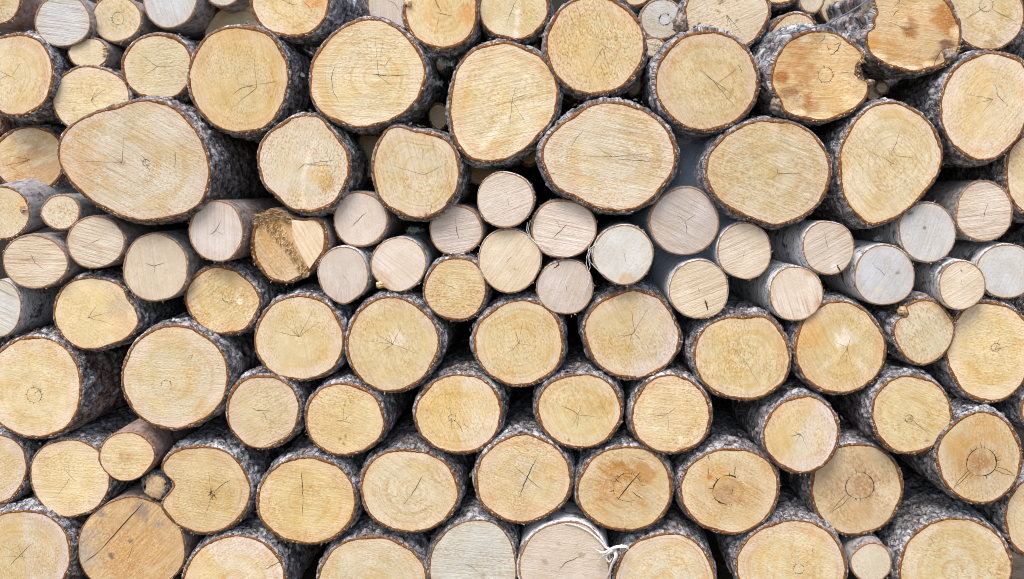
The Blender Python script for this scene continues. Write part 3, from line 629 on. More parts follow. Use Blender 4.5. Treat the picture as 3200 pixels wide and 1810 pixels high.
sml('p7', 1416, 575, 84, 73, 0, -4, 'smooth', 'p', (11, 1.0), 'oval log with strong brownish saw ridges and a slanting crack', cracks=[(.0024, [(1390, 598), (1412, 578), (1425, 562)]), (.001, [(1412, 578), (1395, 550)])], auto=0)
sml('p8', 1281, 655, 79, 80, 0, -4, 'birch', 'p', (-55, .4), 'smooth pale log with a small dark knot dot, second down the column of thin logs', cracks=[(.0013, [(1272, 660), (1285, 645)])], stains=[(.17, .28, .05, (.28, .2, .12), .9)], auto=0)
sml('p9', 1421, 722, 71, 70, 0, -3, 'birch', 'p', (-68, .35), 'pale log with a black hooked crack at its top rim', cracks=[(.006, [(1404, 656), (1404, 666), (1392, 675)]), (.003, [(1396, 655), (1410, 656)]), (.0012, [(1422, 715), (1426, 735)])], stains=[(-.38, .75, .05, (.35, .25, .15), .9)], auto=0)
sml('q1', 1567, 640, 75, 76, 0, -6, 'birch', 'g', (-55, .25), 'palest birch log with brown stain along its bottom rim', cracks=[(.001, [(1568, 632), (1572, 660)])], stains=[(.15, .9, .3, (.60, .42, .26), .8)], auto=0)
sml('q2', 1720, 556, 88, 86, 0, -3, 'smooth', 'p', (28, .7), 'largest of the thin pale logs, with a Y-shaped crack, below the hazy gap', cracks=[(.0022, [(1724, 555), (1727, 590)]), (.0014, [(1724, 555), (1700, 540)]), (.0014, [(1724, 555), (1750, 538)])], auto=0)
sml('q3', 1871, 631, 69, 71, 0, -3, 'birch', 'p', (-24, .7), 'pale log with an olive fleck near its upper rim', stains=[(.52, -.75, .1, (.30, .24, .12), .9)], auto=1)
sml('q4', 1757, 728, 75, 75, 0, -5, 'birch', 'p', (-22, .8), 'birch log with a dark teardrop mark low on its sawn face', cracks=[(.007, [(1772, 755), (1776, 766), (1780, 782)]), (.0014, [(1754, 722), (1760, 736)])], auto=0, stains=[(.25, .43, .08, (.3, .22, .14), .7)])
sml('q5', 2082, 623, 65, 68, 0, -5, 'birch', 'p', (-30, .7), 'birch log with a long white side and a slit knot near its bottom', cracks=[(.007, [(2103, 665), (2109, 676), (2112, 685)])], stains=[(.3, .7, .18, (.80, .72, .62), .6), (.5, .97, .1, (.5, .2, .08), .9)], auto=1, dirn=(-7, -1))
sml('q6', 2001, 738, 67, 69, 0, -5, 'birch', 'p', (72, .65), 'birch log with rusty flecks on its face and lichen on its white side', auto=0, stains=[(-.85, .2, .12, (.5, .28, .12), .7), (.75, .4, .2, (.55, .32, .15), .5), (.45, -.85, .2, (.52, .3, .13), .6), (.1, .6, .1, (.45, .3, .15), .6)], lich=1, dirn=(-4, 0))
sml('q7', 2223, 692, 77, 76, 0, -5, 'birch', 'g', (-58, .25), 'birch log with a round brown spot right of its centre', stains=[(.43, -.05, .1, (.22, .15, .11), .95), (-.2, .5, .3, (.76, .64, .42), .4)], auto=1, lich=.5, dirn=(-5, 0))
sml('q8', 2332, 584, 71, 76, 0, -4, 'birch', 'g', (-75, .4), 'pale log with dark mossy crumbs at its upper left rim', stains=[(-.1, -.15, .05, (.15, .12, .08), .9)], auto=0, pts=[(2332,508),(2372,522),(2396,555),(2403,590),(2394,622),(2372,648),(2338,660),(2300,652),(2272,628),(2260,590),(2262,555),(2285,522)])
sml('q9', 2474, 532, 73, 76, 0, -2, 'smooth', 'p', (-8, .8), 'pale log with wavy level saw ridges touching the yellow right-edge log', cracks=[(.0016, [(2484, 510), (2476, 530), (2472, 555)])], auto=0)
sml('r1', 2418, 717, 60, 62, 0, -6, 'birch', 'p', (-35, .5), 'small birch log with a black dot above its centre and dark flaky bark', stains=[(-.05, -.62, .08, (.12, .09, .07), .95)], auto=1, lich=.5)
sml('r2', 2530, 681, 74, 68, 0, -2, 'birch', 'g', (-75, .25), 'birch log with bright white bark cut off by the right edge', auto=0)
# --- rows of thick logs below
big('s1', 753, 850, 113, 110, 0, -3, 'pine', 'y', (80, .2), 'golden round log with star cracks and a pale oval knot trace', rings=.5, stains=[(.15, -.55, .16, (.80, .70, .50), .5), (.55, -.4, .14, (.80, .70, .50), .4)], auto=6, pith=(0, -.02))
big('s2', 986, 865, 118, 119, 0, -4, 'pine', 'y', (65, .3), 'golden log with a white blotch at its heart and many fine radial cracks', stains=[(.1, -.1, .22, (.82, .74, .58), .7)], auto=7, pith=(.0, -.0), rings=.4, half=None)
big('s3', 1306, 862, 115, 108, 0, -3, 'pine', 'y', (70, .25), 'golden round log directly below the pale log with hooked crack and to its left', rings=.7, auto=5)
big('s4', 1588, 841, 122, 114, 0, -3, 'pine', 'y', (60, .3), 'golden log with a long upright crack to its pith, below the palest birch', half=(95, -.05, 1), cracks=[(.002, [(1587, 780), (1596, 838)]), (.0016, [(1596, 838), (1610, 855)]), (.001, [(1596, 838), (1555, 850)])], auto=3, rings=.4, pts=[(1600,727),(1655,745),(1690,790),(1710,842),(1702,885),(1670,925),(1625,948),(1580,953),(1535,940),(1495,910),(1475,870),(1467,830),(1478,790),(1510,755),(1550,735)])
big('s5', 1864, 900, 122, 108, 0, -5, 'pine', 'y', (85, .35), 'thick log with a flattened top and dark saw ticks along its upper rim', pts=[(1792,810),(1830,796),(1868,794),(1915,792),(1950,812),(1975,850),(1986,900),(1975,950),(1940,985),(1895,1004),(1850,1003),(1800,990),(1762,955),(1743,905),(1748,860),(1768,828)], rings=.9, fleck=.8, pith=(.1, .1), auto=2, stains=[(.2, .15, .18, (.72, .58, .40), .6)])
big('s6', 2111, 874, 117, 117, 0, -4, 'pine', 'o', (60, .35), 'log with an orange left side and pale rays spreading from its pith', stains=[(-.8, -.3, .5, (.72, .44, .16), .7), (.1, -.15, .24, (.84, .78, .66), .8), (-.25, .35, .6, (.80, .71, .55), .45, 140, 7), (.45, .35, .6, (.80, .70, .52), .35, 38, 5), (.5, -.5, .5, (.78, .68, .5), .3, -60, 5)], auto=5, pith=(.15, 0), rings=.5)
big('s7', 2323, 832, 78, 84, 0, -4, 'pine', 'e', (60, .3), 'smallish log with a rounded notch holding a branch knot at its upper left', pts=[(2299,756),(2322,751),(2352,758),(2378,778),(2398,808),(2401,834),(2388,871),(2362,900),(2322,917),(2285,907),(2259,877),(2246,841),(2249,812),(2262,799),(2277,794),(2282,781),(2277,768)], rimw=.005, fleck=.8, auto=0, red=.8, dirn=(-5, 4), rings=.5)
big('s8', 2488, 883, 114, 126, 0, -2, 'pine', 'y', (10, .2), 'large yellow-grey log at the right edge with small rings at its heart', ringcrack=(2503, 873, 10, 0, 350, .0014), auto=2, pith=(.1, -.05), rings=.8)
big('t1', 85, 974, 127, 128, 0, -3, 'pine', 'y', (8, .2), 'very large yellow log cut by the left edge with flaky reddish-grey bark', ringcrack=(86, 993, 20, 0, 350, .001), cracks=[(.0013, [(86, 990), (110, 975)])], auto=0, rings=.5, fleck=.5, red=.7, pith=(0, .15))
big('t2', 440, 948, 133, 132, 0, -5, 'pine', 'e', (4, .35), 'large round log with a tiny oval knot on its right half', cracks=[(.0013, [(470, 905), (476, 895), (483, 892), (480, 902), (472, 908)])], ringcrack=(418, 968, 13, 180, 380, .001), auto=0, rings=.7, pith=(-.15, .15), wav=.5)
big('t3', 661, 1034, 94, 93, 0, -4, 'pine', 'o', (-25, .25), 'log with a peeling sliver of wood along its lower rim', cracks=[(.002, [(632, 1026), (650, 1032), (690, 1033)]), (.0022, [(655, 1124), (705, 1105), (748, 1075)])], auto=1, rings=.3)
big('t4', 866, 1054, 103, 92, 6, -4, 'pine', 'o', (20, .35), 'orange-yellow log with brown pitch dots below its curved crack', cracks=[(.0016, [(835, 1058), (862, 1058), (888, 1067)]), (.001, [(862, 1058), (866, 1010)])], stains=[(-.15, .5, .06, (.35, .18, .06), .9), (-.05, .62, .05, (.35, .18, .06), .9), (-.0, .45, .05, (.38, .2, .07), .9), (-.2, -.65, .2, (.8, .70, .5), .5)], auto=1, rings=.3, fleck=.9)
big('t5', 1154, 1040, 111, 101, 0, -3, 'pine', 'y', (70, .3), 'two-tone log whose right half is paler and ringed, its pith marked by a small knot', half=(92, -.06, 1), ringcrack=(1137, 1050, 9, 0, 350, .0012), cracks=[(.0018, [(1137, 1050), (1155, 1070), (1165, 1090)]), (.0014, [(1137, 1050), (1128, 1015)]), (.0016, [(1165, 1065), (1180, 1078)])], pith=(-.15, .1), rings=.9, auto=2)
big('t6', 1457, 1032, 108, 97, 0, -4, 'pine', 'y', (60, .35), 'golden log with a three-armed pith crack and one dark red dot low down', cracks=[(.0022, [(1412, 1021), (1440, 1032), (1455, 1044)]), (.0014, [(1455, 1044), (1500, 1048)]), (.0014, [(1455, 1044), (1450, 1080)])], stains=[(-.25, .72, .05, (.25, .09, .03), .95)], auto=2, rings=.6)
big('t7', 1687, 1042, 102, 99, 0, -4, 'pine', 'o', (4, .4), 'golden log with a T-shaped pith crack and sawdust crumbs on its lower half', cracks=[(.0018, [(1642, 1044), (1678, 1043)]), (.0014, [(1678, 1043), (1700, 1022)]), (.0014, [(1678, 1043), (1681, 1080)])], stains=[(.25, .62, .1, (.84, .76, .58), .7), (.6, .45, .1, (.84, .76, .58), .6), (-.35, .35, .1, (.84, .76, .58), .5)], auto=1, fleck=.9, rings=.4)
big('t8', 2015, 1092, 96, 99, 0, -5, 'pine', 'y', (75, .25), 'two-tone log split diagonally into golden upper left and pale lower right', half=(118, .06, 1), cracks=[(.0012, [(1985, 1100), (2020, 1085)])], auto=4, rings=.5)
big('t9', 2291, 1042, 102, 100, 0, -5, 'pine', 'y', (24, .4), 'golden log with a tiny dark double-ringed pith and a crack to its lower right', ringcrack=(2285, 1052, 9, 0, 350, .0018), cracks=[(.0014, [(2288, 1052), (2335, 1090)])], stains=[(-.03, .08, .06, (.25, .18, .12), .8), (.4, .65, .05, (.3, .16, .06), .8)], auto=0, pith=(-.05, .1), rings=.6)
big('u1', 2463, 1151, 108, 117, 0, -6, 'pine', 'n', (80, .25), 'log with a brown cracked heart ring and two long spindle-shaped knots beside it', ringcrack=(2467, 1162, 36, 0, 360, .0035), cracks=[(.002, [(2444, 1184), (2420, 1206), (2393, 1230)]), (.002, [(2440, 1178), (2412, 1204), (2393, 1230)]), (.002, [(2500, 1172), (2530, 1180), (2554, 1197)]), (.002, [(2500, 1180), (2526, 1192), (2554, 1197)]), (.002, [(2467, 1128), (2465, 1110)]), (.0025, [(2505, 1158), (2520, 1155)])],
    stains=[(.05, .1, .52, (.52, .34, .17), .8), (.05, .1, .30, (.44, .26, .12), .95), (-.45, -.3, .35, (.60, .40, .17), .7), (.1, -.6, .5, (.64, .42, .2), .6), (.6, .1, .4, (.62, .42, .22), .5)], auto=0, pith=(.05, .1), rings=.6)
big('u2', 2152, 1229, 115, 119, 0, 0, 'pine', 'n', (60, .15), 'brownish log with black heart ring, one spindle knot and sawdust on its right', ringcrack=(2161, 1221, 35, 0, 360, .003), cracks=[(.002, [(2146, 1240), (2120, 1268), (2085, 1292)]), (.002, [(2138, 1233), (2108, 1264), (2085, 1292)]), (.002, [(2152, 1190), (2150, 1176)])],
    stains=[(.0, .0, 1.3, (.56, .40, .24), .5), (.08, -.05, .55, (.52, .36, .20), .7), (.08, -.05, .32, (.46, .30, .16), .9), (.75, .0, .35, (.74, .62, .44), .8), (.1, .5, .4, (.56, .37, .18), .6)], auto=0, pith=(.08, -.05), fleck=.7, rings=.3)
big('u3', -15, 1178, 85, 90, 0, 0, 'pine', 'y', (-30, .3), 'yellow log cut by the left edge under the very large yellow one', auto=0, stains=[(.95, .0, .06, (.3, .16, .06), .8)])
big('u4', 175, 1201, 101, 97, 0, -2, 'pine', 'y', (2, .4), 'plain pale yellow log partly covered by a small red-barked log', cracks=[(.0014, [(158, 1172), (172, 1192), (195, 1214)])], auto=1, rings=.2, rimw=.0045, pts=[(178,1104),(215,1112),(245,1130),(270,1160),(277,1200),(270,1240),(245,1275),(210,1293),(170,1300),(125,1284),(92,1250),(76,1205),(80,1160),(105,1125),(140,1108)])
big('u5', 318, 1147, 69, 62, 0, -5, 'smooth', 'o', (3, .5), 'small orange-faced log with smooth red bark in the lower left', red=1.0, lich=0, auto=0, rimw=.004, rings=.4, fleck=.6, dirn=(2, 3), stains=[(0, 0, .35, (.56, .36, .17), .5)])
big('u6', 520, 1230, 115, 114, 0, -3, 'pine', 'o', (8, .45), 'log with a deep rim notch beside a weathered branch stub and a starry pith', pts=[(406,1169),(428,1139),(464,1124),(507,1119),(557,1127),(597,1152),(623,1192),(632,1235),(620,1278),(594,1315),(557,1335),(517,1345),(474,1336),(431,1312),(405,1278),(408,1258),(421,1242),(433,1222),(428,1205),(411,1189)],
    pith=(.12, .17), rings=.95, cracks=[(.0022, [(534, 1240), (560, 1218), (582, 1204)]), (.003, [(534, 1240), (520, 1248)]), (.003, [(532, 1240), (530, 1226)]), (.003, [(534, 1240), (545, 1255)]), (.003, [(534, 1240), (533, 1258)]), (.003, [(534, 1240), (518, 1235)])], ringcrack=(535, 1241, 6, 0, 340, .003), auto=3, lich=.2)
big('u7', 771, 1259, 126, 112, 0, -4, 'pine', 'o', (6, .35), 'large log with one long upright crack above and through its pith', cracks=[(.003, [(758, 1183), (760, 1215), (762, 1255)]), (.0015, [(762, 1255), (759, 1300)])], rings=.7, fleck=.7, pith=(-.05, -.02), auto=0, wav=.6)
big('u8', 1029, 1233, 125, 105, 6, -3, 'pine', 'e', (32, .35), 'large log with a single slanting central crack, right of the one with upright crack', cracks=[(.003, [(1063, 1195), (1045, 1228), (1030, 1250)]), (.0014, [(1030, 1250), (1012, 1270)]), (.0008, [(960, 1175), (1010, 1205)])], rings=.9, auto=0, pith=(.1, 0))
big('u9', 1315, 1204, 121, 113, 0, -4, 'pine', 'o', (22, .3), 'log with a greyish speckled heart crossed by a long slanting crack', cracks=[(.004, [(1350, 1150), (1332, 1185), (1318, 1215), (1308, 1245)]), (.002, [(1290, 1168), (1325, 1200), (1365, 1235)])], stains=[(.1, -.05, .45, (.66, .56, .40), .7), (.0, .65, .4, (.62, .40, .18), .4)], rings=.6, fleck=.9, auto=0, pith=(.08, -.02))
big('v1', 1571, 1228, 122, 107, 0, -3, 'pine', 'n', (28, .3), 'log with an orange-brown heart patch and thick diagonal crack', cracks=[(.005, [(1612, 1185), (1585, 1215), (1565, 1240), (1552, 1258)]), (.003, [(1544, 1202), (1562, 1215)]), (.003, [(1588, 1235), (1610, 1252)]), (.002, [(1598, 1149), (1622, 1158)])], ringcrack=(1578, 1226, 37, 60, 330, .0015),
    stains=[(-.1, -.3, .45, (.50, .28, .10), .95), (.28, -.28, .4, (.50, .28, .10), .9), (-.35, .1, .25, (.55, .28, .08), .7), (.0, .1, .4, (.60, .42, .22), .8)], auto=0, rings=.7)
big('v2', 1835, 1233, 125, 109, 0, -4, 'pine', 'n', (30, .3), 'log whose heart is a brown disc circled by a black crack', ringcrack=(1830, 1232, 38, 95, 300, .005), cracks=[(.003, [(1846, 1195), (1850, 1172)]), (.0025, [(1843, 1225), (1838, 1243)]), (.003, [(1780, 1142), (1782, 1160)]), (.003, [(1780, 1175), (1779, 1198)])],
    stains=[(-.03, .0, .55, (.60, .42, .22), .6), (-.03, .0, .34, (.47, .31, .16), .95), (-.35, -.35, .35, (.64, .42, .18), .7), (-.42, -.3, .06, (.5, .2, .04), .9), (.3, .1, .4, (.58, .40, .22), .5)], auto=0, rings=.9, pith=(-.03, 0))
# --- bottom row
big('w1', 57, 1397, 126, 118, 0, -4, 'pine', 'y', (85, .2), 'two-tone yellow log in the bottom left corner', half=(91, -.05, 1), cracks=[(.0018, [(22, 1425), (50, 1395), (85, 1362)]), (.0010, [(5, 1370), (50, 1395)])], auto=2, rings=.6, red=.6)
big('w2', 330, 1374, 137, 121, 0, -2, 'smooth', 'b', (-47, .5), 'old orange-brown log with one straight crack across it and mould spots', cracks=[(.0055, [(360, 1264), (310, 1318), (250, 1385)]), (.003, [(250, 1385), (212, 1415)]), (.0015, [(335, 1370), (320, 1410)])],
    stains=[(0, 0, 1.6, (.54, .34, .16), .6), (-.55, -.6, .12, (.30, .24, .20), .8), (.25, -.7, .2, (.32, .26, .22), .7), (.3, -.5, .1, (.32, .26, .22), .7), (.55, -.45, .1, (.32, .26, .22), .7), (-.92, .2, .35, (.45, .40, .34), .7), (-.85, -.2, .25, (.48, .42, .35), .6), (.1, .1, .5, (.62, .38, .15), .6), (0, .6, .5, (.58, .34, .14), .5), (-.4, .2, .05, (.2, .15, .12), .9), (.0, -.1, .05, (.2, .15, .12), .9)], auto=0, rings=.2, red=.8, rimw=.004)
big('w3', 590, 1461, 131, 114, 0, -3, 'pine', 'y', (-40, .3), 'yellow log at the bottom edge with one loose dark fibre on its right', rings=.9, half=(60, .1, 1), cracks=[(.003, [(662, 1432), (690, 1420), (710, 1409)])], auto=0)
big('w4', 934, 1463, 136, 117, 0, -3, 'pine', 'e', (20, .2), 'log at the bottom edge with wide growth rings and whitish flaky bark', rings=1.0, auto=0)
big('w5', 1188, 1416, 109, 111, 0, -2, 'pine', 'g', (5, .6), 'furry whitish-grey log at the bottom edge', cracks=[(.0016, [(1165, 1415), (1190, 1428), (1205, 1440)])], stains=[(.22, .25, .1, (.42, .32, .2), .8)], auto=0, rings=.1, thick=.003, rimw=.004, pts=[(1200,1305),(1240,1312),(1268,1335),(1290,1375),(1297,1415),(1295,1460),(1270,1500),(1230,1525),(1180,1530),(1120,1510),(1085,1465),(1078,1420),(1090,1375),(1120,1335),(1160,1312)])
sml('w6', 1420, 1425, 115, 117, 0, -3, 'birch', 'p', (4, .35), 'thickest birch log, its white bark peeling into a curl on the right', cracks=[(.0028, [(1405, 1432), (1425, 1412), (1460, 1398)])], stains=[(.36, -.28, .07, (.42, .32, .2), .8), (-.12, -.48, .05, (.42, .32, .2), .7), (-.4, -.1, .06, (.42, .32, .2), .7)], auto=0, rimw=.006, thick=.005)
big('w7', 1672, 1461, 130, 120, 0, -3, 'pine', 'e', (30, .15), 'log at the bottom edge right of the birch curl', rings=1.0, auto=0)
big('w8', 1991, 1429, 139, 124, 0, -4, 'pine', 'y', (25, .15), 'huge ringed log at the bottom edge left of the smallest bottom log', rings=1.0, auto=0, cracks=[(.0012, [(2045, 1370), (2042, 1385), (2048, 1392)])], ringcrack=(2008, 1430, 13, 0, 340, .001), pith=(.1, .05))
sml('w9', 2190, 1414, 52, 52, 0, -3, 'smooth', 'e', (75, .3), 'smallest log of the bottom row, between two huge ones', auto=0, fleck=.5, red=.2)
big('x1', 2403, 1431, 141, 131, 0, -4, 'pine', 'e', (20, .15), 'huge pale log in the bottom right with bluish lichened bark', rings=1.0, fleck=.8, auto=0, lich=1.0, cracks=[(.0014, [(2340, 1350), (2346, 1362), (2350, 1370)])])
big('x2', 2611, 1303, 85, 106, 0, -1, 'pine', 'y', (30, .15), 'yellow log cut off by the right edge above the huge pale bottom one')
big('x3', 2622, 1035, 58, 62, 0, 0, 'pine', 'e', (30, .15), 'sliver of a log at the right edge beside the spindle-knotted brown heart log')
# --- ends of shorter logs glimpsed in the gaps behind
def rear(key, cx, cy, rx, ry, d, wood, label, **k):
    k.setdefault('auto', 0); k.setdefault('rings', .2)
    return log(key, cx, cy, rx, ry, 0, d, 'smooth', wood, (k.pop('sa', 10), .5), label, group='shorter logs set back in the gaps', length=.9, back=True, **k)
rear('y1', 928, 385, 34, 62, 15, 'n', 'brownish recessed log end in the gap left of the squarish log', sa=15)
rear('y2', 1103, 292, 26, 34, 14, 'n', 'sliver of a recessed log above the squarish log')
rear('y3', 1431, 232, 27, 30, 13, 'n', 'recessed pinkish log wedge under the sawdust-speckled round log', sa=60)
rear('y4', 1592, 214, 20, 26, 13, 'p', 'small pale recessed wedge left of the diagonal-cracked big log')
rear('y5', 1722, 346, 22, 22, 13, 'p', 'pale recessed scrap at the top of the hazy gap')
rear('y6', 2196, 228, 24, 28, 11, 'n', 'brown recessed log end under the bitten cracked log')
rear('y7', 2218, 220, 17, 17, 10, 'p', 'tiny pale recessed chip of a log beside the brown recessed end')
rear('y8', 1212, 425, 60, 40, 17, 'b', 'dark brown recessed log above the column of thin logs')
rear('y9', 1330, 395, 26, 22, 16, 'b', 'dark recessed log left under the widest central log')
rear('z1', 1334, 120, 24, 22, 11, 'n', 'recessed log corner under the white-streaked top log')
rear('z2', 1640, 118, 34, 26, 9, 'e', 'pale recessed log left above the diagonal-cracked big log')
rear('z3', 1107, 155, 14, 26, 13, 'n', 'narrow recessed wedge right of the very big cracked log')

big('za', 2662, 120, 82, 92, 0, 4, 'pine', 'y', (20, .2), 'dark lichened bark side of a log hidden beyond the top right corner', lich=.8)
big('zb', 2652, 612, 60, 56, 0, 8, 'pine', 'y', (20, .2), 'dark bark side of a log beyond the right edge above the bright white birch')
big('zc', 2662, 840, 78, 110, 0, 5, 'pine', 'y', (20, .2), 'dark bark side of a log beyond the right edge beside the small-ringed yellow-grey log')
big('zd', -62, 318, 66, 40, 0, 6, 'pine', 'y', (20, .2), 'dark brown bark side of a log beyond the left edge above the two-toned log', red=1)
big('ze', -70, 868, 62, 60, 0, 6, 'pine', 'y', (20, .2), 'dark bark of a log beyond the left edge above the very large yellow log')
big('zf', 1960, -48, 60, 62, 0, 14, 'pine', 'y', (20, .2), 'dark rough bark underside at the top edge right of the large beige log')

# ------------------------------------------------------------------ odd parts of single logs
def child(name, key, co, fs, mat, smooth=False, label=None, parent=None, **k):
    d = LOGS[key]; o = Vector((d['c'][0], d['Y'], d['c'][1]))
    ob = mesh_obj(name, [tuple(Vector(p) - o) for p in co], fs, mat, parent or d['root'], smooth, **k)
    if label: ob['label'] = label
    return ob
def tube(pts, rad, n=8, co=None, fs=None):
    co = [] if co is None else co; fs = [] if fs is None else fs
    pts = [Vector(p) for p in pts]; b = len(co); m = len(pts)
    rad = rad if isinstance(rad, (list, tuple)) else [rad] * m
    for i, p in enumerate(pts):
        t = (pts[min(i + 1, m - 1)] - pts[max(i - 1, 0)]).normalized()
        s = t.cross(Vector((0.13, .2, 1))).normalized(); u = s.cross(t)
        for k in range(n):
            a = 2 * math.pi * k / n; co.append(p + (s * math.cos(a) + u * math.sin(a)) * rad[i])
    for i in range(m - 1):
        for k in range(n): fs.append((b + i * n + k, b + i * n + (k + 1) % n, b + (i + 1) * n + (k + 1) % n, b + (i + 1) * n + k))
    fs.append(tuple(b + k for k in range(n))[::-1]); fs.append(tuple(b + (m - 1) * n + k for k in range(n)))
    return co, fs
def shard(p, d, w, rg, co, fs):
    """a pointed splinter from p along d"""
    d = Vector(d); s = d.cross(Vector((rg.uniform(-1, 1), rg.uniform(-1, 1), rg.uniform(-1, 1)))).normalized() * w; u = d.cross(s).normalized() * w * .5
    b = len(co); co += [p - s - u, p + s - u, p + u, p + d + s * .2, p + d - s * .15]
    fs += [(b, b + 1, b + 4, b + 3)[:3], (b, b + 1, b + 3), (b, b + 3, b + 4), (b + 1, b + 2, b + 3), (b + 2, b, b + 4), (b + 2, b + 4, b + 3)]
rg = random.Random(5)
# the splintered break of the heart-shaped log
Y0 = LOGS['n1']['Y']; co, fs = [], []
line = [(668, 540), (690, 565), (708, 592), (728, 618), (745, 645), (762, 672), (775, 690)]
for i in range(330):
    t = rg.random() ** .85 * (len(line) - 1.001); k = int(t); f = t - k
    wd = 27 * (1 - t / 7) + 4
    px = line[k][0] * (1 - f) + line[k + 1][0] * f + rg.uniform(-wd, wd * .7); py = line[k][1] * (1 - f) + line[k + 1][1] * f + rg.uniform(-6, 6)
    p = at(px, py, Y0 + .001)
    shard(p, (rg.uniform(-.009, .003), -rg.uniform(.003, .014), rg.uniform(-.012, -.001)), rg.uniform(.0014, .0036), rg, co, fs)
child('splinter_ridge', 'n1', co, fs, M['torn'], label='ragged brown ridge of torn fibres')
co, fs = [], []
for i in range(150):
    a = rg.random(); px = 648 + a * 88 + rg.uniform(-6, 6); py = 550 - 12 * math.sin(a * 3) + rg.uniform(-9, 14)
    p = at(px, py, Y0 + .001)
    shard(p, (rg.uniform(-.028, .008), -rg.uniform(.004, .022), rg.uniform(-.006, .012)), rg.uniform(.0015, .0045), rg, co, fs)
child('splinter', 'n1', co, fs, M['splinter'], label='pale curled splinters along the top of the break')
# raised unsawn slab right of the break
top = [(733, 552), (762, 556), (790, 556), (808, 572), (816, 600), (810, 630), (797, 648), (778, 676), (762, 650), (748, 622), (736, 590)]
n = len(top); co = [at(x, y, Y0 - .016 + .00018 * (x - 735)) for x, y in top] + [at(x, y, Y0 + .004) for x, y in top]
cx_ = sum(x for x, _ in top) / n; cy_ = sum(y for _, y in top) / n
fs = [tuple(range(n))] + [(i, (i + 1) % n, n + (i + 1) % n, n + i) for i in range(n)]
slab = child('broken_slab', 'n1', co, fs, M['wood'], label='raised smooth slab of unsawn wood')
me = slab.data; nvv = len(me.vertices)
for nm, val in (('ring', None), ('saw', None), ('par', None), ('tint', None)):
    a = me.attributes.new(nm, 'FLOAT_VECTOR', 'POINT'); v = []
    for q in me.vertices:
        x, z = q.co.x, q.co.z; ca, sa_ = math.cos(R(62)), -math.sin(R(62))
        v += {'ring': (x + .3, z, 4.0), 'saw': (x * ca + z * sa_, -x * sa_ + z * ca, .9), 'par': (0, .2, -1), 'tint': (.84, .68, .46)}[nm]
    a.data.foreach_set('vector', v)
# splinters on the two small yellow logs at the left
co, fs = [], []; Y0 = LOGS['l4']['Y']
for py, ln in ((120, .020), (124, .026), (128, .018), (133, .024), (137, .022), (141, .012), (117, .012)):
    shard(at(258, py, Y0 - .001), (ln, rg.uniform(-.006, .003), rg.uniform(-.003, .003)), .0022, rg, co, fs)
child('splinter', 'l4', co, fs, M['splinter'], label='short torn fibres on the right rim')
co, fs = [], []; Y0 = LOGS['l7']['Y']
for py, ln in ((522, .030), (527, .022), (532, .014)):
    shard(at(52, py, Y0 - .001), (ln, -.008, .002), .006, rg, co, fs)
child('splinter', 'l7', co, fs, M['splinter'])
# branch stub beside the notched log, with its own sawn end
d = LOGS['u6']; Y0 = -.018
c1 = at(389, 1222, Y0); th = [i * 2 * math.pi / 28 for i in range(28)]
def stub_ring(y, r, dx=0): return [c1 + Vector((dx + math.cos(a) * r * (.82 + .36 * rg.random()), y + rg.uniform(-.003, .003), math.sin(a) * r * 1.15 * (.82 + .36 * rg.random()))) for a in th]
rings_ = [stub_ring(-.006, .034, .002), stub_ring(.004, .044, -.004), stub_ring(.02, .042, -.002), stub_ring(.05, .036, .01), stub_ring(.12, .03, .05), stub_ring(.2, .02, .10)]
co = [p for r_ in rings_ for p in r_]; n = 28
fs = [(i * n + k, i * n + (k + 1) % n, (i + 1) * n + (k + 1) % n, (i + 1) * n + k) for i in range(5) for k in range(n)]
st_ob = child('branch_stub', 'u6', co, fs, M['pine'], True, label='weathered grey branch stub in the notch',
    attrs={'bk': [(p.x * 1.3, p.z * 1.3, p.y) for p in co], 'hh': [.3 + .5 * rg.random() for _ in co], 'tone': [(.4, .3, 0)] * len(co)})
co = [c1 + Vector((.004, -.011, 0))] + [c1 + Vector((.004 + math.cos(a) * .026 * (.9 + .2 * rg.random()), -.010, math.sin(a) * .031 * (.9 + .2 * rg.random()))) for a in th] + stub_ring(-.002, .036, .002)
fs = [(0, 1 + (k + 1) % n, 1 + k) for k in range(n)] + [(1 + k, 1 + (k + 1) % n, 1 + n + (k + 1) % n, 1 + n + k) for k in range(n)]
child('sawn_end', 'u6', co, fs, M['splinter'], True, parent=st_ob, midx=None)
# small knot in the notch of the smallish log, knotty folds on the damaged ones
def knot(key, px, py, r, mat, Yd, name='knot', lab=None, sy=1.0):
    q = at(px, py, LOGS[key]['Y'] + Yd); co, fs = [], []; m, n = 14, 24
    for i in range(m + 1):
        f = math.pi * i / m
        for k in range(n):
            a = 2 * math.pi * k / n; v = Vector((math.sin(f) * math.cos(a), -math.cos(f) * .8, math.sin(f) * math.sin(a) * sy))
            co.append(q + v * r * (1 + .55 * mnoise.noise(v * 1.9 + Vector((px, py, 0))) + .35 * mnoise.noise(v * 5 + Vector((py, px, 3)))))
    fs = [(i * n + k, i * n + (k + 1) % n, (i + 1) * n + (k + 1) % n, (i + 1) * n + k) for i in range(m) for k in range(n)]
    child(name, key, co, fs, mat, True, lab)
knot('s7', 2268, 781, .013, M['splinter'], .004, 'knot', 'little pale branch knot lying in the notch')
knot('d4', 1708, 60, .020, M['old'], .0, 'knot', 'gnarled knot on the left rim', 1.4)
knot('b2', 1026, 8, .010, M['splinter'], -.002, 'knot', 'tiny knot at the upper left rim')
knot('p2', 955, 716, .011, M['torn'], .0, 'knot', 'torn brown knot at the lower left rim')
knot('f1', 2384, 140, .018, M['old'], .004, 'bark_fold', 'curled fold of bark at the lower right')
knot('f1', 2186, 30, .026, M['old'], .03, 'bark_fold', 'gnarled lobe of bark at the upper left', 1.3)
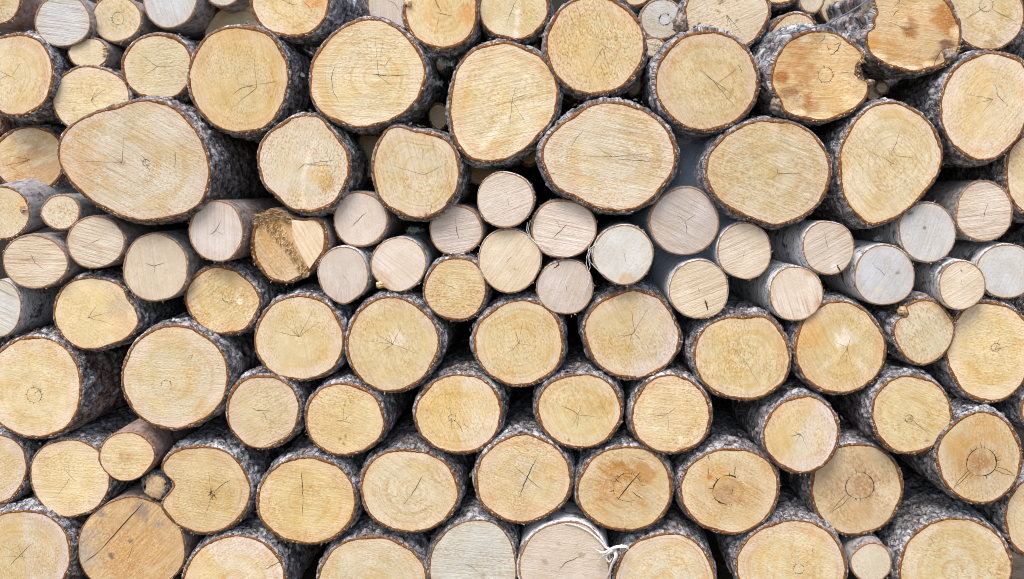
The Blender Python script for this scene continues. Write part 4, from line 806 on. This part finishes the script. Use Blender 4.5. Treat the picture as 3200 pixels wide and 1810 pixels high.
knot('f1', 2172, 96, .022, M['old'], .02, 'bark_fold', 'gnarled lobe of bark at the lower left', 1.1)
knot('g1', 2188, 208, .011, M['old'], .004, 'bark_fold', 'curled fold of bark below the bite', .8)
knot('g1', 1952, 262, .016, M['old'], .006, 'bark_fold', 'knobbly bark at the lower left', 1.2)
# torn fibres round the bites of the two damaged logs
def torn_edge(key, poly, n, ln, lab):
    co, fs = [], []; Yd = LOGS[key]['Y']
    for i in range(n):
        t = rg.random() * (len(poly) - 1.001); k = int(t); f = t - k
        px = poly[k][0] * (1 - f) + poly[k + 1][0] * f + rg.gauss(0, 3); py = poly[k][1] * (1 - f) + poly[k + 1][1] * f + rg.gauss(0, 3)
        shard(at(px, py, Yd + rg.uniform(-.001, .012)), (rg.uniform(-1, 1) * ln, -rg.uniform(.2, 1) * ln, rg.uniform(-1, 1) * ln), rg.uniform(.001, .003), rg, co, fs)
    child('torn_fibre', key, co, fs, M['torn'], label=lab)
torn_edge('g1', [(2172, 130), (2168, 149), (2159, 160), (2158, 186), (2164, 200), (2184, 206)], 110, .007, 'torn fibres round the bite')
torn_edge('g1', [(1957, 250), (1962, 262), (1966, 276), (1975, 288)], 50, .006, 'torn fibres at the lower left rim')
torn_edge('f1', [(2198, 4), (2203, 26), (2193, 46), (2194, 70), (2180, 84)], 120, .008, 'torn fibres along the ragged left edge')
torn_edge('f1', [(2412, 118), (2405, 131), (2388, 146), (2376, 163)], 90, .007, 'torn fibres at the lower right rim')
# torn curl of the thick birch log
co, fs = [], []; Y0 = LOGS['w6']['Y'] - .004
def strip(key_pts, w0, w1, tw, co, fs):
    P = [at(x, y, Y0 + yo) for x, y, yo in key_pts]; Q = []
    for i in range(len(P) - 1):
        a, b, c_, d_ = P[max(i - 1, 0)], P[i], P[i + 1], P[min(i + 2, len(P) - 1)]
        for k in range(6):
            t = k / 6; Q.append(.5 * (2 * b + (c_ - a) * t + (2 * a - 5 * b + 4 * c_ - d_) * t * t + (3 * b - a - 3 * c_ + d_) * t ** 3))
    Q.append(P[-1]); b0 = len(co); m = len(Q)
    for i, p in enumerate(Q):
        t = (Q[min(i + 1, m - 1)] - Q[max(i - 1, 0)]).normalized(); a = tw * i / m
        s = (t.cross(Vector((0, 1, 0))).normalized() * math.cos(a) + Vector((0, 1, 0)) * math.sin(a)) * (w0 + (w1 - w0) * i / m) * .5
        nrm = t.cross(s).normalized() * .0006
        co += [p - s - nrm, p + s - nrm, p + s + nrm, p - s + nrm]
    for i in range(m - 1):
        a = b0 + 4 * i
        for k in range(4): fs.append((a + k, a + (k + 1) % 4, a + 4 + (k + 1) % 4, a + 4 + k))
strip([(1420, 1316, 0), (1450, 1322, -.002), (1480, 1336, -.003), (1505, 1356, -.004), (1526, 1378, -.006), (1545, 1380, -.02)], .004, .009, .5, co, fs)
strip([(1500, 1384, -.012), (1520, 1388, -.02), (1545, 1376, -.03), (1572, 1374, -.035), (1580, 1380, -.03)], .004, .014, 1.4, co, fs)
strip([(1548, 1378, -.02), (1530, 1392, -.035), (1510, 1402, -.03), (1500, 1420, -.02), (1512, 1424, -.012)], .012, .009, 2.4, co, fs)
strip([(1545, 1384, -.02), (1548, 1400, -.03), (1538, 1420, -.03), (1530, 1445, -.03), (1518, 1462, -.02)], .012, .010, 1.2, co, fs)
strip([(1530, 1388, -.015), (1524, 1402, -.03), (1532, 1412, -.03), (1540, 1400, -.025)], .008, .006, 2.0, co, fs)
strip([(1496, 1380, -.008), (1512, 1390, -.018), (1530, 1386, -.024)], .002, .006, .6, co, fs)
strip([(1560, 1370, -.02), (1576, 1378, -.03), (1570, 1388, -.02)], .007, .003, .9, co, fs)
child('peeled_bark_curl', 'w6', co, fs, M['strand'], True, label='white bark torn into a loose pinkish curl')
# white bark threads between the thin logs
def threads(key, lines, w):
    co, fs = [], []
    for ln in lines:
        P = [at(x, y, LOGS[key]['Y'] - .004 - rg.uniform(0, .006)) for x, y in ln]; Q = []
        for i in range(len(P) - 1):
            for k in range(4): Q.append(P[i].lerp(P[i + 1], k / 4) + Vector((rg.uniform(-.0008, .0008), rg.uniform(-.001, .001), rg.uniform(-.0008, .0008))))
        Q.append(P[-1]); tube(Q, [w * (.6 + .8 * rg.random()) for _ in Q], 4, co, fs)
    child('bark_thread', key, co, fs, M['strand'], True, label='loose white threads of peeled bark')
threads('p7', [[(1326, 560), (1324, 578), (1330, 595), (1345, 610), (1362, 622), (1378, 632)], [(1333, 555), (1328, 575), (1334, 600)], [(1350, 612), (1368, 616), (1382, 622), (1388, 632)], [(1382, 636), (1400, 642), (1428, 646), (1440, 642)]], .0011)
threads('q1', [[(1500, 612), (1484, 624), (1476, 642), (1474, 662), (1480, 684), (1486, 696)], [(1492, 600), (1482, 618), (1478, 634)], [(1478, 640), (1484, 660), (1500, 676), (1515, 690)], [(1482, 634), (1480, 655), (1484, 672), (1478, 690)], [(1486, 626), (1478, 648)]], .0011)
threads('p9', [[(1484, 690), (1480, 705), (1476, 722), (1470, 735), (1466, 742)], [(1480, 708), (1474, 728)]], .0012)
# grey lichen tufts on the bark
def tuft(key, px, py, Yd, n, s):
    q = at(px, py, LOGS[key]['Y'] + Yd); co, fs = [], []
    for i in range(n):
        p = q + Vector((rg.gauss(0, s), rg.gauss(0, s), rg.gauss(0, s * .5)))
        shard(p, (rg.uniform(-.006, .006), rg.uniform(-.008, .003), rg.uniform(-.003, .008)), rg.uniform(.0006, .0016), rg, co, fs)
    child('lichen_tuft', key, co, fs, M['lichen'])
tuft('q7', 2208, 602, .03, 70, .006); tuft('q8', 2288, 536, -.002, 40, .005); tuft('q6', 1958, 672, .03, 160, .014)
tuft('p2', 1040, 580, .03, 120, .012); tuft('q4', 1712, 672, .02, 60, .010); tuft('m4', 70, 760, .03, 90, .012)
tuft('l1', 530, 470, .06, 90, .016); tuft('b1', 1085, 140, .04, 120, .014); tuft('b1', 1098, 210, .05, 60, .010); tuft('l8', 212, 522, .03, 40, .006)
tuft('c1', 1120, 160, .03, 110, .016); tuft('p3', 925, 640, .03, 80, .010); tuft('r1', 2350, 690, .03, 70, .010); tuft('e1', 1660, 120, .03, 90, .014)
# ------------------------------------------------------------------ the thin twig
P = [at(1925, 95, -.055), at(1955, 88, -.06), at(1990, 84, -.065), at(2020, 76, -.07), at(2050, 69, -.072), at(2082, 60, -.07), at(2110, 44, -.065), at(2140, 28, -.06), at(2165, 12, -.05), at(2190, -4, -.03)]
co, fs = tube(P, [.0012, .0014, .0016, .0018, .002, .0022, .0023, .0024, .0026, .0028], 6)
tube([P[4], at(2068, 66, -.08), at(2090, 52, -.09)], [.0014, .001, .0006], 5, co, fs)
tube([P[5], at(2058, 74, -.075), at(2040, 88, -.08)], [.0014, .001, .0006], 5, co, fs)
tube([P[2], at(2005, 74, -.075), at(2012, 70, -.08)], [.001, .0008, .0005], 5, co, fs)
tw = mesh_obj('twig', [tuple(p) for p in co], fs, M['twig'], None, True)
tag(tw, 'thin forked grey twig lying across the logs at the top right', 'twig')
# loose sawdust and wood crumbs
for cxk, cyk, sx, sy, n, Yk in ((548 + 30, 720, 10, 34, 45, -.012), (765, 296 + 10, 34, 8, 70, -.046), (812, 448, 16, 20, 60, -.046), (2215, 1215, 14, 32, 90, -.004), (1200, 800, 10, 8, 14, -.03), (1690, 1075, 60, 30, 60, -.044), (840, 1090, 40, 22, 40, -.044), (2180, 1370, 12, 16, 30, .0), (1290, 1325 + 50, 6, 30, 40, .0), (1100, 1350, 20, 20, 24, .0), (1135, 760, 30, 10, 20, -.025), (860, 1330, 40, 20, 24, -.044)):
    for i in range(n): chip(at(rg.gauss(cxk, sx), rg.gauss(cyk, sy), Yk + rg.uniform(-.002, .0)), rg.uniform(.0009, .0026), rg)
sdst = mesh_obj('sawdust', [tuple(p) for p in CHIPS_CO], CHIPS_F, M['chips'], None, False)
tag(sdst, 'pale sawdust crumbs scattered over the log ends and bark', 'sawdust', kind='stuff')
# loose flakes of bark caught on and between the logs
co, fs, mi = [], [], []
for p, a, s in FLAKES:
    b0 = len(co); t = Vector((-math.sin(a), rg.uniform(-.4, .4), math.cos(a))).normalized() * s; u = Vector((rg.uniform(-.4, .4), 1, rg.uniform(-.6, .6))).normalized() * s * rg.uniform(.6, 1.6)
    nn = Vector((math.cos(a), 0, math.sin(a))) * s * rg.uniform(.1, .6)
    k5 = [rg.uniform(.7, 1.2) for _ in range(5)]
    co += [p + nn * .3] + [p + t * math.cos(q * 1.2566) * k5[q] + u * math.sin(q * 1.2566) * k5[q] + nn * rg.uniform(-.5, 1) for q in range(5)] + [p - nn.normalized() * .0015]
    fs += [(b0, b0 + 1 + q, b0 + 1 + (q + 1) % 5) for q in range(5)] + [(b0 + 6, b0 + 1 + (q + 1) % 5, b0 + 1 + q) for q in range(5)]
    mi += [0 if rg.random() < .6 else 1] * 10
fl = mesh_obj('bark_flakes', [tuple(p) for p in co], fs, [make_simple('loose_grey_bark_flake', (.16, .15, .15), (.62, .62, .64), 60), make_simple('loose_brown_bark_flake', (.12, .06, .04), (.40, .25, .18), 60)], None, False, None, mi)
tag(fl, 'loose grey and brown bark flakes lying on the logs', 'bark flakes', kind='stuff')
# ------------------------------------------------------------------ the faint drift of smoke in the gap right of centre
def smoke():
    q = at(1722, 545, .06); co, fs = [], []; m, n = 16, 24
    rx, ry, rz = .25, .17, .40
    for i in range(m + 1):
        f = math.pi * i / m
        for k in range(n):
            a = 2 * math.pi * k / n; co.append((q.x + rx * math.sin(f) * math.cos(a), q.y + ry * math.sin(f) * math.sin(a), q.z + rz * math.cos(f)))
    fs = [(i * n + k, (i + 1) * n + k, (i + 1) * n + (k + 1) % n, i * n + (k + 1) % n) for i in range(m) for k in range(n)]
    mt = bpy.data.materials.new('drifting_smoke'); mt.use_nodes = True; t = mt.node_tree; t.nodes.clear()
    out = t.nodes.new('ShaderNodeOutputMaterial'); pv = t.nodes.new('ShaderNodeVolumePrincipled')
    pv.inputs['Color'].default_value = (.66, .79, 1.0, 1); pv.inputs['Anisotropy'].default_value = 0.0
    ge = t.nodes.new('ShaderNodeNewGeometry'); vm = t.nodes.new('ShaderNodeVectorMath'); vm.operation = 'SUBTRACT'
    t.links.new(ge.outputs['Position'], vm.inputs[0]); vm.inputs[1].default_value = q
    v2 = t.nodes.new('ShaderNodeVectorMath'); v2.operation = 'MULTIPLY'; v2.inputs[1].default_value = (1 / rx, 1 / ry, 1 / rz); t.links.new(vm.outputs[0], v2.inputs[0])
    ln = t.nodes.new('ShaderNodeVectorMath'); ln.operation = 'LENGTH'; t.links.new(v2.outputs[0], ln.inputs[0])
    mr = t.nodes.new('ShaderNodeMapRange'); mr.interpolation_type = 'SMOOTHSTEP'; t.links.new(ln.outputs['Value'], mr.inputs[0])
    mr.inputs[1].default_value = 0.0; mr.inputs[2].default_value = 1.0; mr.inputs[3].default_value = SMOKE; mr.inputs[4].default_value = 0.0
    t.links.new(mr.outputs[0], pv.inputs['Density']); t.links.new(pv.outputs[0], out.inputs['Volume'])
    o = mesh_obj('smoke', co, fs, mt, None, True)
    tag(o, 'faint bluish smoke drifting in the gap right of the widest central log', 'smoke', kind='stuff')
SMOKE = 6.0
smoke()
